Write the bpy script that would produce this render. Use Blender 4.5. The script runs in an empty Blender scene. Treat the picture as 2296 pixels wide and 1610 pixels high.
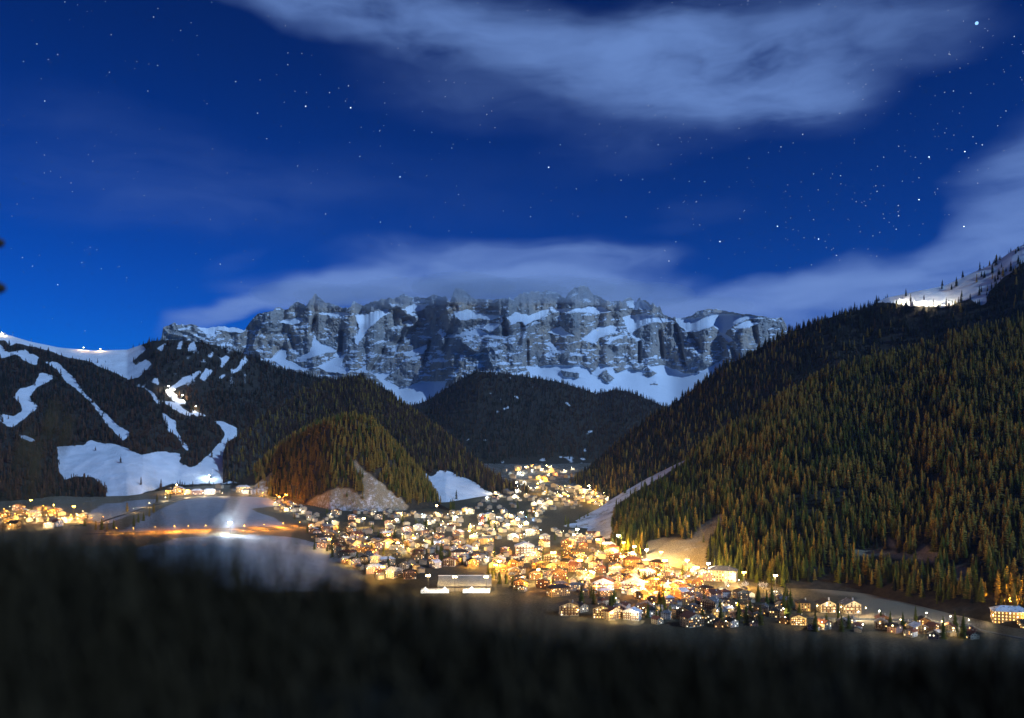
import bpy, math, random
import numpy as np
from mathutils import Vector
random.seed(7)
RNG = np.random.default_rng(11)
SC = bpy.context.scene
COL = SC.collection

# ------------------------------------------------------------------ camera, world, moon, exposure
# The place is measured in metres from the photographer's eye: x to the right, y up the valley, z up.
# Sight lines are read off the photograph (2296 wide): FX is the lens in those units, HZ the level sight line.
FX, CX, HZ = 1870.0, 1148.0, 986.0
cam_d = bpy.data.cameras.new("camera"); cam = bpy.data.objects.new("camera", cam_d); COL.objects.link(cam)
cam.rotation_euler = (math.radians(90), 0, 0)
cam_d.sensor_width = 36; cam_d.lens = 36 * FX / 2296; cam_d.shift_y = (HZ - 805) / 2296
cam_d.clip_start = 0.05; cam_d.clip_end = 60000
cam_d.dof.use_dof = True; cam_d.dof.focus_distance = 1500; cam_d.dof.aperture_fstop = 1.5
SC.camera = cam

MOON_EL, MOON_AZ = math.radians(34), math.radians(120)      # azimuth clockwise from +y: behind the camera, to the right
MOON_DIR = Vector((math.sin(MOON_AZ) * math.cos(MOON_EL), math.cos(MOON_AZ) * math.cos(MOON_EL), math.sin(MOON_EL)))
ml = bpy.data.lights.new("moon", 'SUN'); mo = bpy.data.objects.new("moon", ml); COL.objects.link(mo)
ml.energy = 2.8; ml.angle = math.radians(0.5); ml.color = (0.37, 0.62, 1.0)
mo.rotation_euler = MOON_DIR.to_track_quat('Z', 'Y').to_euler()

SC.view_settings.view_transform = 'Standard'; SC.view_settings.look = 'None'
SC.view_settings.exposure = 0.0; SC.view_settings.gamma = 1.0; SC.view_settings.use_curve_mapping = False
cy = SC.cycles
cy.use_denoising = True
try: cy.denoiser = 'OPENIMAGEDENOISE'
except Exception: pass
cy.max_bounces = 5; cy.diffuse_bounces = 2; cy.glossy_bounces = 2; cy.transmission_bounces = 4; cy.transparent_max_bounces = 8
cy.volume_bounces = 1; cy.sample_clamp_indirect = 4.0; cy.caustics_reflective = False; cy.caustics_refractive = False
cy.volume_step_rate = 4.0

def angles(px, py):
    u, v = (px - CX) / FX, (HZ - py) / FX
    return math.atan(u), math.atan2(v, math.sqrt(1 + u * u))

def node(nt, typ, loc=(0, 0), **kw):
    n = nt.nodes.new(typ); n.location = loc
    for k, v in kw.items(): setattr(n, k, v)
    return n
def math_node(nt, op, a, b=None, c=None, clamp=False):
    n = nt.nodes.new('ShaderNodeMath'); n.operation = op; n.use_clamp = clamp
    for i, x in enumerate((a, b, c)):
        if x is None: continue
        if isinstance(x, (int, float)): n.inputs[i].default_value = x
        else: nt.links.new(x, n.inputs[i])
    return n.outputs[0]
def map_range(nt, val, a, b, c=0.0, d=1.0, smooth=False):
    n = nt.nodes.new('ShaderNodeMapRange'); n.interpolation_type = 'SMOOTHSTEP' if smooth else 'LINEAR'
    nt.links.new(val, n.inputs['Value'])
    for k, x in zip(('From Min', 'From Max', 'To Min', 'To Max'), (a, b, c, d)): n.inputs[k].default_value = x
    return n.outputs['Result']
def mix_rgb(nt, fac, a, b, blend='MIX'):
    n = nt.nodes.new('ShaderNodeMix'); n.data_type = 'RGBA'; n.blend_type = blend
    for i, x in ((0, fac), (6, a), (7, b)):
        if isinstance(x, (int, float)): n.inputs[i].default_value = x
        elif isinstance(x, tuple): n.inputs[i].default_value = (*x, 1) if len(x) == 3 else x
        else: nt.links.new(x, n.inputs[i])
    return n.outputs[2]
def noise(nt, vec, scale, detail=4, rough=0.55, dist=0.0, dim=None):
    n = nt.nodes.new('ShaderNodeTexNoise'); n.inputs['Scale'].default_value = scale; n.inputs['Detail'].default_value = detail
    n.inputs['Roughness'].default_value = rough; n.inputs['Distortion'].default_value = dist
    if dim: n.noise_dimensions = dim
    if vec is not None: nt.links.new(vec, n.inputs['Vector'])
    return n

# cloud banks as (sight line x, y, half width, half height, tilt, weight, softness)
CLOUDS = {
 'high': [(600, -12, 200, 40, -8, .6, .6), (900, 42, 310, 54, -9, .75, .5), (1250, 120, 250, 62, -18, .55, .6), (1560, 95, 190, 80, 0, .55, .7),
        (1560, 165, 310, 82, -10, .85, .65), (1700, 225, 190, 46, -6, .55, .5), (1900, 75, 240, 60, 8, .5, .7), (2060, 100, 160, 48, 4, .26, .8),
        (1150, 200, 260, 60, -6, .16, .9), (1480, 300, 190, 40, 8, .14, .9), (1560, 470, 90, 22, 0, .05, .8)],
 'faint': [(330, 405, 420, 40, 2, 0.044, .9), (230, 295, 300, 60, -6, 0.039, .9), (450, 470, 270, 30, 9, 0.072, .8), (520, 578, 60, 16, 20, 0.066, .8), (700, 440, 500, 70, 4, 0.033, .9), (1480, 512, 60, 14, 0, 0.044, .8)],
 'cap': [(500, 708, 110, 26, 22, .75, .5), (650, 660, 190, 28, 16, .65, .5), (880, 620, 280, 40, 11, .6, .5), (1120, 580, 300, 40, -1, .5, .55), (1330, 580, 140, 20, -3, .5, .5),
        (1080, 655, 420, 48, 0, 1.1, .5), (1330, 655, 250, 38, -9, .8, .5), (1560, 700, 210, 32, -6, .75, .6)],
 'right': [(1700, 672, 250, 40, 8, .8, .5), (1930, 632, 220, 50, 9, .85, .5), (2130, 575, 180, 66, 30, .7, .5), (2290, 460, 150, 90, 45, .6, .55), (1960, 690, 330, 42, 6, .5, .7), (2520, 420, 260, 180, 30, .8, .6)]}
W = bpy.data.worlds.new("World"); SC.world = W; W.use_nodes = True
def build_world():
    nt = W.node_tree; nt.nodes.clear()
    L = nt.links.new
    tc = node(nt, 'ShaderNodeTexCoord')
    sky = node(nt, 'ShaderNodeTexSky'); sky.sky_type = 'NISHITA'; sky.sun_disc = False
    sky.sun_elevation = MOON_EL; sky.sun_rotation = MOON_AZ; sky.altitude = 1700; sky.air_density = 1.0; sky.dust_density = 0.2; sky.ozone_density = 3.0
    gm0 = node(nt, 'ShaderNodeGamma'); gm0.inputs['Gamma'].default_value = 1.35; L(sky.outputs[0], gm0.inputs[0])
    base = mix_rgb(nt, 1.0, gm0.outputs[0], (0.0, 0.070, 0.235), 'MULTIPLY')      # the deep blue of a moonlit sky
    sep = node(nt, 'ShaderNodeSeparateXYZ'); L(tc.outputs['Generated'], sep.inputs[0])
    az = math_node(nt, 'ARCTAN2', sep.outputs[0], sep.outputs[1])
    el = math_node(nt, 'ARCSINE', sep.outputs[2])
    comb = node(nt, 'ShaderNodeCombineXYZ'); L(az, comb.inputs[0]); L(el, comb.inputs[1])
    # streaky warp of the cloud outlines
    mp = node(nt, 'ShaderNodeMapping'); mp.inputs['Scale'].default_value = (1.0, 2.2, 1); L(comb.outputs[0], mp.inputs[0])
    wn = noise(nt, mp.outputs[0], 5.0, 3, 0.5, dim='2D')
    wv = node(nt, 'ShaderNodeVectorMath', operation='SUBTRACT'); L(wn.outputs['Color'], wv.inputs[0]); wv.inputs[1].default_value = (.5, .5, .5)
    ws = node(nt, 'ShaderNodeVectorMath', operation='MULTIPLY'); L(wv.outputs[0], ws.inputs[0]); ws.inputs[1].default_value = (0.13, 0.05, 0)
    wa = node(nt, 'ShaderNodeVectorMath', operation='ADD'); L(comb.outputs[0], wa.inputs[0]); L(ws.outputs[0], wa.inputs[1])
    def blobs(lst):
        acc = None
        for (px, py, rx, ry, rot, amp, soft) in lst:
            a, e = angles(px, py); u = (px - CX) / FX
            k = 1 / math.sqrt(1 + u * u)
            m = node(nt, 'ShaderNodeMapping'); m.vector_type = 'TEXTURE'
            m.inputs['Location'].default_value = (a, e, 0); m.inputs['Rotation'].default_value = (0, 0, math.radians(rot))
            m.inputs['Scale'].default_value = (rx / FX * k * k, ry / FX * k, 1); L(wa.outputs[0], m.inputs[0])
            ln = node(nt, 'ShaderNodeVectorMath', operation='LENGTH'); L(m.outputs[0], ln.inputs[0])
            f = map_range(nt, ln.outputs['Value'], 1.0 + soft, 1.0 - soft, 0, 1, True)
            acc = math_node(nt, 'MULTIPLY', f, amp) if acc is None else math_node(nt, 'MULTIPLY_ADD', f, amp, acc)
        return acc
    high, faint, cap, right = (blobs(CLOUDS[k]) for k in ('high', 'faint', 'cap', 'right'))
    # beyond the frame the same kind of broken cloud goes on
    gm = node(nt, 'ShaderNodeMapping'); gm.inputs['Scale'].default_value = (1.0, 2.4, 1); L(comb.outputs[0], gm.inputs[0])
    gn = noise(nt, gm.outputs[0], 2.2, 3, 0.5, dim='2D')
    gen = map_range(nt, gn.outputs['Fac'], 0.55, 0.85, 0, .8, True)
    off = map_range(nt, math_node(nt, 'ABSOLUTE', az), 0.62, 0.95, 0, 1, True)
    offe = map_range(nt, el, 0.52, 0.75, 0, 1, True)
    gen = math_node(nt, 'MULTIPLY', gen, math_node(nt, 'MAXIMUM', off, offe))
    tot = math_node(nt, 'ADD', math_node(nt, 'ADD', high, faint), math_node(nt, 'ADD', math_node(nt, 'ADD', cap, right), gen))
    mp2 = node(nt, 'ShaderNodeMapping'); mp2.inputs['Scale'].default_value = (1.0, 3.6, 1); mp2.inputs['Rotation'].default_value = (0, 0, -.12); L(wa.outputs[0], mp2.inputs[0])
    fn = noise(nt, mp2.outputs[0], 8.0, 4, 0.55, dim='2D')
    fm = map_range(nt, fn.outputs['Fac'], 0.2, 0.8, 0.2, 1.5)
    tot = math_node(nt, 'MULTIPLY', tot, fm)
    ex = math_node(nt, 'POWER', 2.71828, math_node(nt, 'MULTIPLY', tot, -1.1))
    fac = math_node(nt, 'SUBTRACT', 1.0, ex, clamp=True)
    low = map_range(nt, el, 0.02, 0.35, 0, 1)
    ccol = mix_rgb(nt, low, (0.175, 0.295, 0.66), (0.15, 0.27, 0.61))
    dim = map_range(nt, el, 0.12, 0.60, 1.0, 0.60)          # the moonlit sky deepens towards the zenith
    bg = node(nt, 'ShaderNodeBackground'); L(math_node(nt, 'MULTIPLY', dim, 0.155), bg.inputs['Strength'])
    L(base, bg.inputs['Color'])
    bc = node(nt, 'ShaderNodeBackground'); bc.inputs['Strength'].default_value = 1.0; L(ccol, bc.inputs['Color'])
    mx = node(nt, 'ShaderNodeMixShader'); L(fac, mx.inputs[0]); L(bg.outputs[0], mx.inputs[1]); L(bc.outputs[0], mx.inputs[2])
    out = node(nt, 'ShaderNodeOutputWorld'); L(mx.outputs[0], out.inputs[0])
build_world()
W.cycles.sampling_method = 'NONE'; W.cycles.sample_map_resolution = 512

# ------------------------------------------------------------------ helpers
def tag(o, label=None, cat=None, group=None, kind=None):
    for k, v in (("label", label), ("category", cat), ("group", group), ("kind", kind)):
        if v: o[k] = v
    return o
def link(name, data, parent=None, loc=None, rz=None, scale=None):
    o = bpy.data.objects.new(name, data); COL.objects.link(o)
    if parent is not None: o.parent = parent
    if loc is not None: o.location = loc
    if rz is not None: o.rotation_euler = (0, 0, rz)
    if scale is not None: o.scale = scale
    return o
def empty(name, loc, rz=0, scale=None):
    o = link(name, None, loc=loc, rz=rz, scale=scale); o.empty_display_size = 2
    return o
class MB:
    """collects shapes for one mesh"""
    def __init__(s): s.v, s.f, s.m = [], [], []
    def add(s, vs, fs, m=0):
        b = len(s.v); s.v += [tuple(p) for p in vs]; s.f += [tuple(i + b for i in f) for f in fs]; s.m += [m] * len(fs); return s
    def box(s, x0, x1, y0, y1, z0, z1, m=0):
        return s.add([(x0, y0, z0), (x1, y0, z0), (x1, y1, z0), (x0, y1, z0), (x0, y0, z1), (x1, y0, z1), (x1, y1, z1), (x0, y1, z1)],
                     [(0, 3, 2, 1), (4, 5, 6, 7), (0, 1, 5, 4), (1, 2, 6, 5), (2, 3, 7, 6), (3, 0, 4, 7)], m)
    def tube(s, pts, rads, n=6, m=0, cap=True):
        pts = [Vector(p) for p in pts]; vs, fs = [], []
        for i, p in enumerate(pts):
            d = (pts[min(i + 1, len(pts) - 1)] - pts[max(i - 1, 0)]).normalized()
            a = d.orthogonal().normalized(); b = d.cross(a)
            for k in range(n):
                t = 2 * math.pi * k / n; vs.append(p + (a * math.cos(t) + b * math.sin(t)) * rads[i])
        for i in range(len(pts) - 1):
            for k in range(n):
                k2 = (k + 1) % n; fs.append((i * n + k, i * n + k2, (i + 1) * n + k2, (i + 1) * n + k))
        if cap: fs += [tuple(range(n))[::-1], tuple(range((len(pts) - 1) * n, len(pts) * n))]
        return s.add(vs, fs, m)
    def mesh(s, name, mats, smooth=False):
        me = bpy.data.meshes.new(name); me.from_pydata(s.v, [], s.f)
        for m in mats: me.materials.append(m)
        if len(mats) > 1: me.polygons.foreach_set('material_index', s.m)
        if smooth: me.polygons.foreach_set('use_smooth', [True] * len(s.f))
        me.update(); return me
def sstep(a, b, x):
    t = np.clip((x - a) / (b - a), 0, 1); return t * t * (3 - 2 * t)
_P = np.random.default_rng(5).random((256, 256))
def vnoise(x, y):
    xi, yi = np.floor(x).astype(int), np.floor(y).astype(int)
    fx, fy = x - xi, y - yi; fx = fx * fx * (3 - 2 * fx); fy = fy * fy * (3 - 2 * fy)
    g = lambda a, b: _P[a & 255, b & 255]
    return (g(xi, yi) * (1 - fx) + g(xi + 1, yi) * fx) * (1 - fy) + (g(xi, yi + 1) * (1 - fx) + g(xi + 1, yi + 1) * fx) * fy
def fbm(x, y, oct=4, gain=.5):
    x = np.asarray(x, float); y = np.asarray(y, float); s = np.zeros(np.broadcast(x, y).shape); a, t = 1.0, 0.0
    for k in range(oct):
        s = s + a * (vnoise(x * 2 ** k + 17.3 * k, y * 2 ** k + 9.1 * k) * 2 - 1); t += a; a *= gain
    return s / t
def ridged(x, y, oct=4, gain=.5):
    x = np.asarray(x, float); s = 0; a, t = 1.0, 0.0
    for k in range(oct):
        s = s + a * (1 - 2 * np.abs(vnoise(x * 2 ** k + 31.7 * k, y * 2 ** k + 5.9 * k) * 2 - 1)); t += a; a *= gain
    return s / t
def inside(px, py, poly):
    px = np.asarray(px, float); py = np.asarray(py, float); r = np.zeros(px.shape, bool); n = len(poly)
    xs = [p[0] for p in poly]; ys = [p[1] for p in poly]
    bb = (px >= min(xs)) & (px <= max(xs)) & (py >= min(ys)) & (py <= max(ys))
    if not bb.any(): return r
    x, y = px[bb], py[bb]; c = np.zeros(x.shape, bool)
    for i in range(n):
        x1, y1 = poly[i]; x2, y2 = poly[i - 1]
        if y1 == y2: continue
        c ^= ((y1 > y) != (y2 > y)) & (x < (x2 - x1) * (y - y1) / (y2 - y1) + x1)
    r[bb] = c; return r
def conv(ox, oy, k, polys): return [[(ox + k * x, oy + k * y) for x, y in p] for p in polys]
def proj(X, Y, Z): return CX + FX * X / Y, HZ - FX * Z / Y

# ------------------------------------------------------------------ materials
MATS = {}
def new_mat(name):
    m = bpy.data.materials.new(name); m.use_nodes = True; MATS[name] = m
    nt = m.node_tree; b = nt.nodes['Principled BSDF']; b.inputs['Specular IOR Level'].default_value = 0.15
    return m, nt, b
def simple(name, col, rough=.8, var=.25, scale=3.0, metal=0.0, spec=.2):
    m, nt, b = new_mat(name)
    tc = node(nt, 'ShaderNodeTexCoord'); n = noise(nt, tc.outputs['Object'], scale, 4)
    oi = node(nt, 'ShaderNodeObjectInfo')
    k = math_node(nt, 'MULTIPLY', map_range(nt, n.outputs['Fac'], .3, .7, 1 - var, 1 + var), map_range(nt, oi.outputs['Random'], 0, 1, 1 - var * .6, 1 + var * .6))
    mul = node(nt, 'ShaderNodeVectorMath', operation='SCALE'); mul.inputs[0].default_value = col; nt.links.new(k, mul.inputs['Scale'])
    nt.links.new(mul.outputs[0], b.inputs['Base Color']); b.inputs['Roughness'].default_value = rough; b.inputs['Metallic'].default_value = metal
    b.inputs['Specular IOR Level'].default_value = spec
    return m
def emit(name, col, strength):
    m = bpy.data.materials.new(name); m.use_nodes = True; MATS[name] = m
    nt = m.node_tree; nt.nodes.clear()
    e = node(nt, 'ShaderNodeEmission'); e.inputs[0].default_value = (*col, 1); e.inputs[1].default_value = strength
    o = node(nt, 'ShaderNodeOutputMaterial'); nt.links.new(e.outputs[0], o.inputs[0]); m.cycles.emission_sampling = 'NONE'; return m
def terrain_mat(name, soil, soil2, grass, snow=(.80, .82, .86), sc=.02):
    m, nt, b = new_mat(name); L = nt.links.new
    geo = node(nt, 'ShaderNodeNewGeometry')
    n1 = noise(nt, geo.outputs['Position'], sc, 6, .6); n2 = noise(nt, geo.outputs['Position'], sc * 6, 4, .6); n3 = noise(nt, geo.outputs['Position'], sc * 40, 3, .6)
    ats = node(nt, 'ShaderNodeAttribute', attribute_name='snow'); atg = node(nt, 'ShaderNodeAttribute', attribute_name='grass')
    c = mix_rgb(nt, map_range(nt, n2.outputs['Fac'], .35, .65), soil, soil2)
    gcol = mix_rgb(nt, map_range(nt, n3.outputs['Fac'], .3, .7), tuple(x * .4 for x in grass), tuple(min(1, x * 1.45) for x in grass))
    c = mix_rgb(nt, atg.outputs['Fac'], c, gcol)
    thr = math_node(nt, 'ADD', math_node(nt, 'MULTIPLY', n1.outputs['Fac'], .35), math_node(nt, 'ADD', math_node(nt, 'MULTIPLY', n2.outputs['Fac'], .35), math_node(nt, 'MULTIPLY', n3.outputs['Fac'], .3)))
    sn = map_range(nt, math_node(nt, 'ADD', ats.outputs['Fac'], thr), .93, 1.07, 0, 1, True)
    sc2 = mix_rgb(nt, map_range(nt, math_node(nt, 'ADD', math_node(nt, 'MULTIPLY', n1.outputs['Fac'], .6), math_node(nt, 'MULTIPLY', n3.outputs['Fac'], .4)), .35, .65), tuple(x * .74 for x in snow), snow)
    c = mix_rgb(nt, sn, c, sc2); L(c, b.inputs['Base Color']); b.inputs['Roughness'].default_value = .9; b.inputs['Specular IOR Level'].default_value = .05
    bp = node(nt, 'ShaderNodeBump'); bp.inputs['Strength'].default_value = .5; bp.inputs['Distance'].default_value = .5; L(n3.outputs['Fac'], bp.inputs['Height'])
    bp2 = node(nt, 'ShaderNodeBump'); bp2.inputs['Strength'].default_value = .55; bp2.inputs['Distance'].default_value = .16 / sc; L(math_node(nt, 'ADD', n1.outputs['Fac'], math_node(nt, 'MULTIPLY', n2.outputs['Fac'], .25)), bp2.inputs['Height']); L(bp.outputs[0], bp2.inputs['Normal']); L(bp2.outputs[0], b.inputs['Normal'])
    return m
M_HILL = terrain_mat('hillside', (.030, .026, .020), (.055, .045, .032), (.30, .24, .15))
M_VALLEY = terrain_mat('valley_floor', (.045, .038, .022), (.10, .082, .052), (.24, .19, .125), (.38, .37, .38), sc=.05)
def rock_mat():
    m, nt, b = new_mat('dolomite_rock'); L = nt.links.new
    geo = node(nt, 'ShaderNodeNewGeometry'); pos = geo.outputs['Position']
    def mp(s):
        k = node(nt, 'ShaderNodeMapping'); k.inputs['Scale'].default_value = s; L(pos, k.inputs[0]); return k.outputs[0]
    n_st = noise(nt, mp((1, 1, .28)), .024, 6, .65)       # vertical water streaks
    n_la = noise(nt, mp((.15, .15, 1)), .035, 5, .6)     # bedding
    n_big = noise(nt, pos, .0035, 4, .55); n_f = noise(nt, pos, .02, 6, .65)
    c = mix_rgb(nt, map_range(nt, n_big.outputs['Fac'], .35, .65), (.37, .36, .35), (.56, .42, .30))
    c = mix_rgb(nt, map_range(nt, n_st.outputs['Fac'], .38, .7), c, (.25, .24, .235))
    c = mix_rgb(nt, map_range(nt, n_la.outputs['Fac'], .52, .75, 0, .6), c, (.58, .52, .46))
    at = node(nt, 'ShaderNodeAttribute', attribute_name='snow')
    sep = node(nt, 'ShaderNodeSeparateXYZ'); L(geo.outputs['Normal'], sep.inputs[0])
    slope = map_range(nt, sep.outputs[2], .25, .75, 0, .55)
    k = math_node(nt, 'ADD', math_node(nt, 'ADD', at.outputs['Fac'], slope), math_node(nt, 'MULTIPLY', math_node(nt, 'SUBTRACT', math_node(nt, 'ADD', math_node(nt, 'MULTIPLY', n_f.outputs['Fac'], .6), math_node(nt, 'MULTIPLY', n_la.outputs['Fac'], .4)), .5), 1.5))
    sn = map_range(nt, k, .47, .63, 0, 1, True)
    c = mix_rgb(nt, sn, c, (.80, .82, .86)); L(c, b.inputs['Base Color']); b.inputs['Roughness'].default_value = .95; b.inputs['Specular IOR Level'].default_value = .03
    bp = node(nt, 'ShaderNodeBump'); bp.inputs['Strength'].default_value = 1; bp.inputs['Distance'].default_value = 14
    hh = math_node(nt, 'ADD', n_st.outputs['Fac'], math_node(nt, 'MULTIPLY', n_f.outputs['Fac'], .8))
    hh = math_node(nt, 'MULTIPLY', hh, math_node(nt, 'SUBTRACT', 1.0, math_node(nt, 'MULTIPLY', sn, .975)))
    L(hh, bp.inputs['Height']); L(bp.outputs[0], b.inputs['Normal'])
    return m
M_ROCK = rock_mat()
def foliage(name, c1, c2):
    m, nt, b = new_mat(name); L = nt.links.new
    oi = node(nt, 'ShaderNodeObjectInfo'); tc = node(nt, 'ShaderNodeTexCoord'); n = noise(nt, tc.outputs['Object'], .9, 2)
    c = mix_rgb(nt, oi.outputs['Random'], c1, c2)
    c = mix_rgb(nt, map_range(nt, n.outputs['Fac'], .35, .7, 0, .5), c, tuple(x * .45 for x in c1)); L(c, b.inputs['Base Color'])
    b.inputs['Roughness'].default_value = .9; b.inputs['Specular IOR Level'].default_value = .05
    return m
M_SPRUCE = foliage('spruce_needles', (.075, .085, .014), (.125, .122, .020))
M_LARCH = foliage('larch_needles', (.22, .150, .028), (.37, .250, .050))
M_BROWN = foliage('brown_dimmed_larch', (.090, .050, .030), (.150, .085, .046))  # browner larch, also darkened to weaken the moonlight on it
M_DIMSP = foliage('spruce_painted_dim', (.020, .024, .016), (.038, .040, .024))  # spruce copy darkened for weaker moonlight and fading town light
M_BARK = simple('bark', (.055, .040, .028), .95)

# ------------------------------------------------------------------ ground: valley floor
FL_Y = [300, 600, 1050, 1400, 2000, 2600, 3300, 3800, 5200, 7500]
FL_Z = [-140, -205, -202, -198, -188, -165, -125, -100, 60, 300]
def floor_z(X, Y):
    X = np.asarray(X, float); Y = np.asarray(Y, float); u = X / np.maximum(Y, 1)
    z = np.interp(Y, FL_Y, FL_Z)
    b = sstep(-.20, -.36, u) * np.interp(Y, [900, 1300, 2500, 3500, 4500], [0, 34, 26, 20, 0])
    return z + b + 2.5 * fbm(X / 160, Y / 160, 3)
_YS = np.arange(420, 5000, 3.0)
def at(px, py):
    """the point of the valley floor on a sight line"""
    u, v = (px - CX) / FX, (HZ - py) / FX
    d = floor_z(u * _YS, _YS) - v * _YS
    i = np.nonzero(d >= 0)[0]; i = i[0] if len(i) else len(_YS) - 1
    Y = float(_YS[i]); return Vector((u * Y, Y, float(floor_z(u * Y, Y))))

def grid_mesh(name, X, Y, Z, mat, attrs=None, smooth=True):
    n, m = X.shape
    co = np.stack([X, Y, Z], -1).reshape(-1, 3)
    i = np.arange(n * m).reshape(n, m)
    q = np.stack([i[:-1, :-1], i[1:, :-1], i[1:, 1:], i[:-1, 1:]], -1).reshape(-1, 4)
    me = bpy.data.meshes.new(name)
    me.vertices.add(n * m); me.vertices.foreach_set('co', co.astype(np.float32).ravel())
    me.loops.add(q.size); me.loops.foreach_set('vertex_index', q.astype(np.int32).ravel())
    me.polygons.add(len(q)); me.polygons.foreach_set('loop_start', np.arange(0, q.size, 4, dtype=np.int32)); me.polygons.foreach_set('loop_total', np.full(len(q), 4, np.int32))
    me.polygons.foreach_set('use_smooth', np.full(len(q), smooth))
    me.update(); me.validate()
    for k, a in (attrs or {}).items():
        at_ = me.attributes.new(k, 'FLOAT', 'POINT'); at_.data.foreach_set('value', np.asarray(a, np.float32).ravel())
    me.materials.append(mat)
    return link(name, me)

# snow and grass outlines, traced in the photograph's sight-line units
R1 = lambda *p: conv(0, 699.7, .3516, p)
R2 = lambda *p: conv(538.2, 968.8, .2507, p)
R3 = lambda *p: conv(986.7, 1004.6, .2507, p)
R4 = lambda *p: conv(1435.2, 1031.6, .375, p)
R5 = lambda *p: conv(358.8, 520.2, .3516, p)
R6 = lambda *p: conv(986.6, 520.2, .3516, p)
R7 = lambda *p: conv(1578.7, 520.3, .3125, p)
PISTES = R1(
    [(280,310),(360,320),(470,420),(560,530),(640,610),(740,710),(830,770),(790,820),(770,800),(700,730),(640,660),(580,580),(500,500),(420,450),(370,380)],
    [(250,390),(340,400),(330,430),(240,480),(190,540),(250,610),(200,640),(150,690),(70,740),(0,700),(0,650),(80,660),(140,640),(140,590),(80,540),(130,490),(220,460)],
    [(900,460),(960,500),(1020,560),(1020,600),(1060,660),(1120,690),(1120,750),(1170,820),(1210,880),(1180,880),(1140,800),(1080,760),(1040,680),(1030,620),(980,560),(940,500)],
    [(1050,500),(1080,485),(1130,530),(1200,585),(1130,590),(1060,530)], [(1030,560),(1120,580),(1235,650),(1200,665),(1100,615)], [(1220,615),(1330,660),(1250,670)],
    [(1360,690),(1440,700),(1510,740),(1515,790),(1450,830),(1420,900),(1425,980),(1470,1010),(1620,935),(1620,1010),(1650,1090),(1200,1100),(1200,990),(1270,960),(1330,910),(1380,850),(1430,800),(1430,770),(1400,720)],
    [(350,860),(420,850),(540,850),(570,815),(650,830),(780,850),(850,890),(900,910),(1000,890),(1150,900),(1160,960),(1210,990),(1300,960),(1420,980),(1640,1080),(1200,1100),(1080,1100),(1000,1130),(830,1180),(680,1200),(660,1110),(600,1050),(480,1050),(420,1070),(370,1020),(370,900)],
    [(-400,80),(0,120),(100,140),(450,210),(750,235),(900,215),(930,240),(840,310),(860,340),(930,300),(960,330),(880,420),(820,430),(740,390),(640,350),(580,320),(430,290),(250,230),(100,200),(60,220),(30,180),(-400,150)],
    [(-300,180),(0,200),(50,260),(150,240),(250,290),(230,340),(150,310),(100,270),(0,300),(-300,300)], [(110,780),(160,790),(240,825),(200,830),(130,805)],
    [(1080,490),(1150,430),(1280,370),(1280,390),(1180,450),(1100,500)], [(1195,210),(1240,175),(1245,235),(1200,250)], [(1395,210),(1430,185),(1420,245)], [(1310,360),(1360,375),(1310,440),(1270,425)],
    [(1430,270),(1465,285),(1420,355),(1395,345)], [(1480,385),(1570,275),(1575,310),(1510,380)], [(1395,410),(1450,385),(1410,435)], [(970,440),(1000,415),(1010,465)], [(1000,235),(1060,195),(1040,250)], [(1120,235),(1170,175),(1155,235)], [(1335,270),(1360,250),(1350,300)])
ISLANDS = R1([(1150,900),(1250,890),(1260,970),(1210,990),(1150,960)])      # stands of trees left on the pistes
SPUR_SNOW = R2([(1620,340),(1700,400),(1790,340),(1900,360),(2060,430),(2200,520),(2330,570),(2330,620),(2100,640),(1900,700),(1700,680),(1680,480)])
KNOLL_GRASS = R2([(940,180),(990,200),(1080,310),(1180,390),(1300,480),(1400,570),(1500,650),(1480,740),(1000,740),(600,740),(600,640),(680,580),(870,490),(1000,510),(1050,560),(1110,540),(1100,430),(1000,280)],
                 [(-50,500),(120,480),(290,350),(260,560),(200,640),(-50,640)])
STRIP = R3([(2230,50),(2245,95),(2000,250),(1800,360),(1650,470),(1560,520),(1540,800),(1380,900),(1100,900),(1100,560),(1400,520),(1450,470),(1700,310),(1720,290),(1730,320),(1900,230)])
CLEAR = R4([(40,490),(150,460),(310,470),(360,390),(480,320),(510,340),(470,400),(420,450),(400,560),(400,680),(40,640)],
           [(1190,520),(1450,540),(1640,560),(1690,490),(1740,540),(1810,560),(1790,610),(1700,620),(1500,580),(1300,570)], [(1830,690),(1890,640),(1950,640),(1970,690),(1890,720)], [(1480,440),(1540,520),(1480,520)])
RIDGE_SNOW = R7([(1150,480),(1280,450),(1420,430),(1600,390),(1780,350),(1900,300),(2100,190),(2200,80),(2296,60),(2900,-50),(2900,100),(2296,220),(2150,330),(2050,430),(2000,540),(1900,480),(1760,535),(1500,530),(1380,515),(1250,510)])
def mask(px, py, polys, holes=(), warp=1.0):
    px, py = px + warp * (4.5 * fbm(px / 17, py / 13, 4, .6)), py + warp * (3.5 * fbm(px / 15 + 50, py / 12, 4, .6))
    m = np.zeros(np.shape(px), bool)
    for p in polys: m |= inside(px, py, p)
    for p in holes: m &= ~inside(px, py, p)
    return m
def blur2(a, k=1):
    for _ in range(k):
        p = np.pad(a, 1, mode='edge'); a = (p[1:-1, 1:-1] * 2 + p[:-2, 1:-1] + p[2:, 1:-1] + p[1:-1, :-2] + p[1:-1, 2:]) / 6
    return a

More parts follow.
